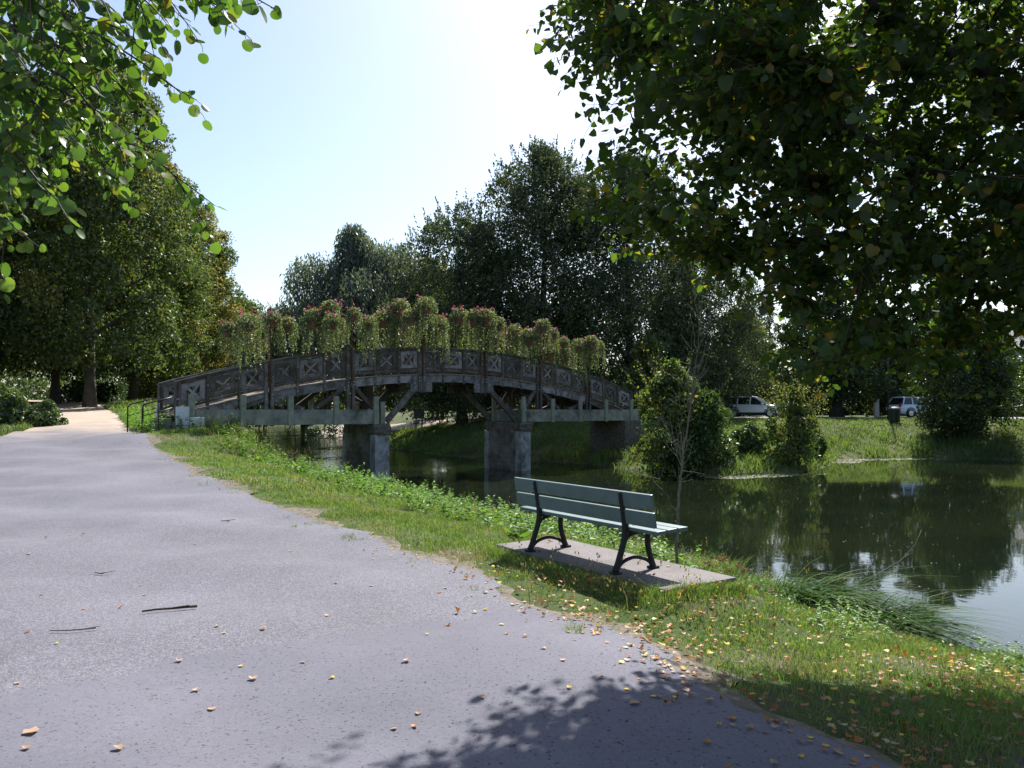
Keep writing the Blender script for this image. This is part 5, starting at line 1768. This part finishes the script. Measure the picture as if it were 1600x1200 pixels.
# weeds: leafy stems along the crest of the near bank
def weeds(rg, xy, h, leaf, per):
    z = G(xy[:, 0], xy[:, 1])
    k = len(xy)
    hh = np.repeat(h, per)
    q = np.tile(np.linspace(.15, 1, per), k)
    bx = np.repeat(np.concatenate([xy, z[:, None]], 1), per, 0)
    ln = np.repeat(rg.normal(size=(k, 2)) * .22, per, 0)
    a = rg.random(k * per) * 6.283
    r = hh * .22 * (1.15 - q)
    p = bx + np.stack([ln[:, 0] * q * hh + np.cos(a) * r, ln[:, 1] * q * hh + np.sin(a) * r, q * hh], 1)
    ax = np.stack([np.cos(a), np.sin(a), -.15 + .5 * rg.random(k * per)], 1)
    L = leaf * (.6 + .7 * rg.random(k * per)) * (1.2 - .5 * q)
    return diamonds(p, ax, np.tile([0, 0, 1.0], (k * per, 1)) + rg.normal(size=(k * per, 3)) * .35, L, L * .5)
wp = Pile()
def crest(x, y):
    dn = seg_dist(x, y, NEAR)
    return near_bank(x, y) & (dn > .1) & (dn < 4.3) & (vnoise(x, y, 1.3, 5.5) > .42)
xy = scatter(rgg, 5200, -11, 2.5, 10.5, 29, crest)
hh = (.22 + .3 * rgg.random(len(xy))) * (.75 + .5 * vnoise(xy[:, 0], xy[:, 1], .8, 8))
wp.add(*weeds(rgg, xy, hh, .10, 20))
def crest2(x, y):
    dn = seg_dist(x, y, NEAR)
    return near_bank(x, y) & (dn > .1) & (dn < 3.2) & (vnoise(x, y, 1.6, 3.5) > .5)
xy = scatter(rgg, 1600, 2.4, 9, 4, 12, crest2)
wp.add(*weeds(rgg, xy, .10 + .2 * rgg.random(len(xy)), .055, 14))
def upbank(x, y):
    dn = seg_dist(x, y, NEAR)
    return ~inside(x, y, RIVER) & ~inside(x, y, PATH) & (dn < 6) & (seg_dist(x, y, FAR) > dn) & ((x - O.x) * V.x + (y - O.y) * V.y > -.6)
xy = scatter(rgg, 9000, -19, -5, 25, 46, upbank)
wp.add(*weeds(rgg, xy, .25 + .45 * rgg.random(len(xy)), .13, 16))
tag(mesh_obj('weeds', wp.mesh('weeds', [M['weed']])), 'bright leafy weeds along the crest of the near bank', 'weeds', kind='stuff')

# dry seed stalks near the bridge beam and by the slab
def stalks(rg, xy, h):
    pile = Pile()
    v, f = blades(rg, xy, h, np.full(len(xy), .007), .15 + .25 * rg.random(len(xy)), .6 * rg.random(len(xy)))
    pile.add(v, f)
    tips = v.reshape(-1, 5, 3)[:, 4]
    per = 6
    P = np.repeat(tips, per, 0) + rg.normal(size=(len(tips) * per, 3)) * np.array([.012, .012, .045])
    L = np.full(len(P), .035)
    pile.add(*diamonds(P, np.tile([0, 0, 1.0], (len(P), 1)) + rg.normal(size=P.shape) * .3, rg.normal(size=P.shape), L, L * .4))
    return pile
xa = scatter(rgg, 1500, -12.5, -5, 21, 31, lambda x, y: near_bank(x, y) & (seg_dist(x, y, NEAR) < 4.5) & (vnoise(x, y, .9, 1) > .4))
xb = scatter(rgg, 45, .0, 1.7, 6.2, 8.2, near_bank)
xc = scatter(rgg, 120, -3, 5, 9, 15, lambda x, y: near_bank(x, y) & (seg_dist(x, y, NEAR) < 3))
so = stalks(rgg, np.concatenate([xa, xb, xc]), np.concatenate([.4 + .4 * rgg.random(len(xa)), .12 + .14 * rgg.random(len(xb)), .3 + .3 * rgg.random(len(xc))]))
tag(mesh_obj('dry_stalks', so.mesh('dry_stalks', [M['straw']])), 'dry pale seed stalks standing in the bank grass', 'grass', kind='stuff')

# tussock at the front of the slab
def tussock(name, x, y, n_, h, spread, mat, label, cat, w=.006, bend=(0, 0), rg=rgg, rise=1.0):
    k = n_
    a = rg.random(k) * 6.283; r = spread * rg.random(k) ** .5
    b = np.stack([r * np.cos(a), r * np.sin(a), np.full(k, -.02)], 1)
    hh = h * (.55 + .6 * rg.random(k))
    d = np.stack([np.cos(a), np.sin(a), np.zeros(k)], 1) * .45 + np.array([bend[0], bend[1], 0]) + rg.normal(size=(k, 3)) * .18
    segs = 6
    V_ = []
    sdir = unit(np.stack([-d[:, 1], d[:, 0], rg.normal(size=k) * .2], 1))
    for i in range(segs):
        q = i / (segs - 1)
        zz = hh * rise * (q * 1.25 - .95 * q ** 2.4)
        p = b + d * (hh * q ** 1.35)[:, None]
        p[:, 2] += zz
        p[:, 2] = np.maximum(p[:, 2], -.1 - .25 * q)
        ww = w * (1 - .85 * q) / 2
        V_.append(np.stack([p - sdir * ww, p + sdir * ww], 1))
    V_ = np.stack(V_, 1).reshape(k, -1, 3)
    F_ = []
    for i in range(segs - 1):
        F_.append(np.array([2 * i, 2 * i + 1, 2 * i + 3, 2 * i + 2]))
    F_ = (np.arange(k)[:, None, None] * (2 * segs) + np.array(F_)[None]).reshape(-1, 4)
    o = mesh_obj(name, np_mesh(name, V_.reshape(-1, 3), F_, [mat]))
    o.location = (x, y, g1(x, y))
    return tag(o, label, cat)
tussock('grass_tuft', .12, 7.55, 130, .22, .13, M['grass'], 'tuft of grass with dry stems at the front left of the slab', 'grass')
tussock('grass_tuft', 2.15, 8.1, 110, .40, .10, M['sedge'], 'upright tuft of long grass behind the right end of the bench', 'grass', .01)
tussock('sedge_clump', 3.75, 9.95, 740, .98, .42, M['sedge'], 'long sedge bent over towards the water right of the slab', 'sedge', .027, (.62, -.5), rise=.5)
tussock('sedge_clump', 4.3, 9.15, 680, .85, .36, M['sedge'], 'flattened sedge nearest the open water at the right', 'sedge', .027, (.62, -.55), rise=.48)
tussock('sedge_clump', 3.15, 10.6, 240, .8, .4, M['sedge'], 'smaller sedge tuft beside the water just beyond the slab', 'sedge', .012, (.45, -.4), rise=.5)

# dried umbels behind the bench
def umbel(x, y, h, lean, label, s=1.0):
    rg = np.random.default_rng(int(x * 1000))
    root = empty('umbel_plant', (x, y, g1(x, y)))
    mb = MB(); pile = Pile()
    heads = []
    for i in range(5):
        a = rg.random() * 6.283
        e = np.array([lean[0] + .17 * math.cos(a), lean[1] + .17 * math.sin(a), h * (.72 + .3 * rg.random())])
        mb.tube([(0, 0, -.05), tuple(e * .55 + np.array([0, 0, .06])), tuple(e)], [.006, .004, .003], 5)
        for j in range(13):
            aa = rg.random() * 6.283; rr = .055 * s * rg.random() ** .5
            t_ = e + np.array([rr * math.cos(aa), rr * math.sin(aa), .035 - rr * .2])
            mb.tube([tuple(e), tuple(t_)], .0012, 3, cap=False)
            k = 7
            dd = unit(rg.normal(size=(k, 3)) + np.array([0, 0, .8]))
            L = np.full(k, .016 * s)
            pile.add(*diamonds(t_ + dd * .009, rg.normal(size=(k, 3)), dd, L, L))
    mb.build('stem', M['straw'], root, smooth=True)
    mesh_obj('flower_heads', pile.mesh('flower_heads', [M['umbel']]), root)['kind'] = 'stuff'
    tag(root, label, 'plant', 'dried umbel plants by the water')
umbel(2.12, 8.6, .42, (.05, -.1), 'dried umbel plant close behind the right end of the bench')
umbel(2.36, 8.75, .40, (.08, -.1), 'rusty brown umbel plant between bench end and water')
umbel(2.55, 8.2, .18, (.06, -.1), 'low dried umbel plant at the far corner of the slab')

# docks and nettles, single plants along the crest
def dock(x, y, n_, L0, label):
    rg = np.random.default_rng(int(abs(x) * 700 + y * 13))
    P = []; Ax = []; N = []
    for i in range(n_):
        a = rg.random() * 6.283
        P.append((.02 * math.cos(a), .02 * math.sin(a), .03 + .12 * rg.random())); Ax.append((math.cos(a), math.sin(a), .8 * rg.random() + .1)); N.append((-.5 * math.cos(a), -.5 * math.sin(a), 1))
    P = np.array(P); Ax = np.array(Ax); N = np.array(N, float)
    v, f = leaf_field(LEAF_LIME * np.array([.62, 1, 1]), P, Ax, N, L0 * (.7 + .5 * rg.random(n_)))
    root = empty('dock_plant', (x, y, g1(x, y)))
    sh_ = np_mesh('leaves', v, f, [M['weed']], smooth=True)
    mesh_obj('leaves', sh_, root)
    mb = MB(); mb.tube([(0, 0, -.05), (.01, 0, .15), (.03, .01, .32)], [.008, .006, .003], 5); mb.build('stem', M['weed'], root)
    tag(root, label, 'plant')
dock(.1, 10.6, 9, .26, 'broad leaved dock plant left of the bench')
dock(-5.6, 20.5, 12, .34, 'broad leaved dock clump on the bank below the concrete beam')
dock(-7.6, 23.2, 12, .34, 'broad leaved dock clump nearest the bridge beam')

# ------------------------------------------------------------------ fallen leaves and sticks
LEAF_DRY = LEAF_LIME * np.array([1.05, .95, 1]) + np.array([0, -.5, 0])
def dry_template(seed):
    rg = np.random.default_rng(seed)
    v = LEAF_DRY.copy()
    v[:, 2] = v[:, 2] * rg.uniform(-1.5, 3.2) + .55 * rg.uniform(.1, .9) * (v[:, 1] ** 2) + rg.normal(size=len(v)) * .05
    v[:, 2] -= v[:, 2].min() - .02
    return v
DRY = [dry_template(s) for s in range(6)]
rgl = np.random.default_rng(111)
L_xy = []; L_kind = []; L_size = []
def put(x, y, kind=None, size=None):
    L_xy.append((x, y)); L_kind.append(kind if kind is not None else int(rgl.choice(3, p=[.5, .37, .13])))
    L_size.append(size or .019 + .027 * rgl.random())
# the ones that can be singled out on the asphalt
for px, py, kd, sz in [(50, 1160, 0, .085), (40, 1185, 0, .05), (186, 1188, 0, .06), (648, 1130, 1, .045), (614, 1134, 0, .04), (668, 991, 2, .035), (520, 1059, 2, .04), (375, 1042, 2, .035), (635, 1038, 0, .06), (474, 1035, 0, .04), (65, 932, 0, .045), (90, 1012, 2, .03), (225, 926, 0, .035), (220, 911, 0, .035), (130, 953, 0, .035), (512, 966, 0, .045), (525, 917, 0, .05), (580, 920, 0, .04), (785, 973, 2, .05), (792, 994, 1, .04), (820, 950, 0, .05), (340, 990, 0, .04), (268, 818, 0, .05), (305, 847, 0, .04), (110, 835, 0, .05), (42, 990, 1, .04), (28, 1073, 0, .04), (350, 1000, 0, .04), (410, 992, 0, .06), (850, 1025, 0, .045), (880, 1045, 0, .04), (990, 1107, 0, .07), (980, 1040, 0, .05), (940, 1070, 1, .04)]:
    x, y = hit(px, py); put(x, y, kd, sz * .8)
n_single = len(L_xy)
for _ in range(18):
    x, y = hit(rgl.uniform(5, 820), 720 + 400 * rgl.random() ** .7)
    if inside(np.array([x]), np.array([y]), PATH)[0]: put(x, y, 0 if rgl.random() < .7 else 1, .03 + .025 * rgl.random())
# drift along the path edge and on the grass under the lime
RE = resample(RIGHT, step=.05)
cnt = 0
while cnt < 430:
    p = RE[int(rgl.integers(len(RE)))]
    if not (2.6 < p[1] < 9.0): continue
    if rgl.random() > np.interp(p[1], [3, 6, 9], [1, .8, .2]): continue
    off = rgl.normal() * .28 + .02
    x = p[0] + off * .75 + rgl.normal() * .12; y = p[1] + off * .6 + rgl.normal() * .12
    put(x, y); cnt += 1
cnt = 0
while cnt < 950:
    x = rgl.uniform(.4, 7.5); y = rgl.uniform(3.0, 9.0)
    xa_, ya_ = np.array([x]), np.array([y])
    if not near_bank(xa_, ya_)[0] or seg_dist(xa_, ya_, NEAR)[0] < 1.0: continue
    if rgl.random() > np.interp(y, [3, 7.0, 7.6, 9], [1, .8, .25, .04]) * (.3 + vnoise(xa_, ya_, 1.5, 6)[0]): continue
    put(x, y, int(rgl.choice(3, p=[.27, .58, .15]))); cnt += 1
for _ in range(10):
    q = padc + BA * rgl.uniform(-1.2, 1.25) + BB * rgl.uniform(-.35, .35); put(q.x, q.y, int(rgl.choice(2)), .04)
L_xy = np.array(L_xy); L_kind = np.array(L_kind); L_size = np.array(L_size)
onpath = inside(L_xy[:, 0], L_xy[:, 1], PATH); onpad = inside(L_xy[:, 0], L_xy[:, 1], np.array(padpoly))
lz = G(L_xy[:, 0], L_xy[:, 1]) + np.where(onpath, .010, .02 + .035 * rgl.random(len(L_xy)))
lz = np.where(onpad, slab_top + .002, lz)
n_ = len(L_xy)
yaw = rgl.random(n_) * 6.283
tilt = np.where(onpath | onpad, .1, .35)
nr = np.stack([rgl.normal(size=n_) * tilt, rgl.normal(size=n_) * tilt, np.ones(n_)], 1)
ax = np.stack([np.cos(yaw), np.sin(yaw), np.zeros(n_)], 1)
s_, a_, nn_ = leaf_frames(ax, nr)
lpos = np.concatenate([L_xy, lz[:, None]], 1)
pxx = 800 + F * L_xy[:, 0] / L_xy[:, 1]; pyy = 640 + F * (EYE - lz) / L_xy[:, 1]
vis = (pxx > 4) & (pxx < 1596) & (pyy < 1196)
score = np.where(vis, L_size / L_xy[:, 1], 0)
score[:n_single] += 10
order = np.argsort(-score)
single = np.zeros(n_, bool); single[order[:300]] = True
LM = ['leaf_tan', 'leaf_orange', 'leaf_yellow']; LN = ['pale tan', 'orange brown', 'yellow']
dm = {(k, j): np_mesh('fallen_leaf', DRY[j], LEAF_F, [M[LM[k]]], smooth=True) for k in range(3) for j in range(6)}
special = {0: 'big curled brown leaf on the asphalt in the bottom left corner', 1: 'small folded leaf just below the big curled brown leaf', 2: 'pinkish torn leaf on the asphalt right of the big curled brown leaf', 5: 'bright yellow leaf alone on the asphalt above the leafy shadow', 8: 'cream coloured leaf alone on the smooth asphalt patch'}
for i in np.flatnonzero(single):
    k = int(L_kind[i]); j = int(rgl.integers(6))
    o = bpy.data.objects.new('fallen_leaf', dm[(k, j)])
    COL.objects.link(o)
    z = L_size[i]
    o.matrix_world = Matrix.Translation(Vector(lpos[i])) @ Matrix(((s_[i][0], a_[i][0], nn_[i][0], 0), (s_[i][1], a_[i][1], nn_[i][1], 0), (s_[i][2], a_[i][2], nn_[i][2], 0), (0, 0, 0, 1))) @ Matrix.Diagonal((z, z, z, 1))
    where = 'slab under the bench' if onpad[i] else ('grey asphalt path' if onpath[i] else 'grass between path and river')
    g_ = f'{LN[k]} leaves on the {where}'
    if i in special: tag(o, special[i], 'leaf', 'fallen leaves')
    else: tag(o, f'{LN[k]} fallen leaf lying on the {where}', 'leaf', g_)
lp = Pile()
for k in range(3):
    for j in range(6):
        m = (~single) & (L_kind == k) & (np.arange(n_) % 6 == j)
        if m.any(): lp.add(*leaf_field(DRY[j], lpos[m], ax[m], nr[m], L_size[m]), k)
tag(mesh_obj('leaf_litter', lp.mesh('leaf_litter', [M[q] for q in LM], smooth=True)), 'scattered dry leaves in the grass and along the path edge', 'leaves', kind='stuff')

def stick(pxs, r, label):
    pts = [hit(*p) for p in pxs]
    b = pts[0]
    o = MB()
    P = [(x - b[0], y - b[1], g1(x, y) - g1(*b) + .02 + r) for x, y in pts]
    o.tube(P, list(np.linspace(r * .6, r, len(P))), 6)
    k = len(P) // 2
    o.tube([P[k], (P[k][0] + .12, P[k][1] + .05, P[k][2] + .012)], [r * .7, r * .4], 5)
    ob = o.build('fallen_stick', M['stick'], smooth=True)
    ob.location = (b[0], b[1], g1(*b))
    tag(ob, label, 'stick')
stick([(222, 962), (245, 958), (268, 956), (290, 954), (308, 953)], .012, 'dark broken stick lying on the asphalt at the left')
stick([(78, 991), (100, 993), (125, 993), (150, 991)], .005, 'thin reddish twig on the asphalt below the dark stick')
stick([(345, 819), (352, 818), (358, 818)], .008, 'short bit of twig on the asphalt near the grass')
stick([(148, 895), (155, 896), (162, 896)], .006, 'tiny twig far left on the asphalt')
# loose grit on the asphalt
gq = []
for _ in range(420):
    x, y = hit(rgl.uniform(0, 1250), 800 + 400 * rgl.random())
    if inside(np.array([x]), np.array([y]), PATH)[0]: gq.append((x, y))
gq = np.array(gq)
tm = np.array([(1, 0, 0), (-.5, .87, 0), (-.5, -.87, 0), (.2, .1, .9)])
sz_ = .004 + .008 * rgl.random(len(gq)) ** 2
gz_ = G(gq[:, 0], gq[:, 1]) + .008
v = np.concatenate([gq, gz_[:, None]], 1)[:, None, :] + tm[None] * sz_[:, None, None]
f = (np.arange(len(gq))[:, None, None] * 4 + np.array([(0, 1, 3), (1, 2, 3), (2, 0, 3)])[None]).reshape(-1, 3)
M['grit'] = simple_mat('dark grit', (.05, .05, .05), (.16, .15, .15), 30, .9, .1, .001)
tag(mesh_obj('grit', np_mesh('grit', v.reshape(-1, 3), f, [M['grit']])), 'loose dark grit scattered on the asphalt', 'grit', kind='stuff')

# branch poking out of the water, and floating specks
mb = MB()
mb.tube([(0, 0, -.15), (.35, -.05, .12), (.75, -.05, .36), (1.0, -.03, .62), (1.12, 0, .86)], [.012, .011, .009, .006, .003], 6)
mb.tube([(.75, -.05, .36), (.98, .12, .45)], [.005, .002], 5)
ob = mb.build('dead_branch', M['dead'], smooth=True)
ob.location = (5.6, 12.6, ZW)
tag(ob, 'thin dead branch sticking up out of the water beyond the sedge', 'branch')
fp = Pile()
def wat(x, y): return inside(x, y, RIVER)
xa = scatter(rgl, 1500, 2, 26, 9, 44, wat)
xb = scatter(rgl, 5200, 16, 25, 40.5, 45, lambda x, y: inside(x, y, RIVER) & (seg_dist(x, y, FAR) < 1.3))
xc = scatter(rgl, 5200, 8, 14, 30, 34, lambda x, y: inside(x, y, RIVER) & (seg_dist(x, y, FAR) < 1.2))
xd = scatter(rgl, 2600, 2, 7, 9, 15, lambda x, y: inside(x, y, RIVER) & (seg_dist(x, y, NEAR) < .9))
for q, s0 in ((xa, .03), (xb, .10), (xc, .08), (xd, .03)):
    k = len(q)
    P = np.concatenate([q, np.full((k, 1), ZW + .006)], 1)
    an = rgl.random(k) * 6.283
    L = s0 * (.4 + rgl.random(k))
    fp.add(*diamonds(P, np.stack([np.cos(an), np.sin(an), np.zeros(k)], 1), np.tile([0, 0, 1.0], (k, 1)) + rgl.normal(size=(k, 3)) * .05, L, L * .7, .02))
tag(mesh_obj('floating_leaves', fp.mesh('floating_leaves', [M['float_leaf']])), 'floating leaves and weed specks on the river', 'leaves', kind='stuff')
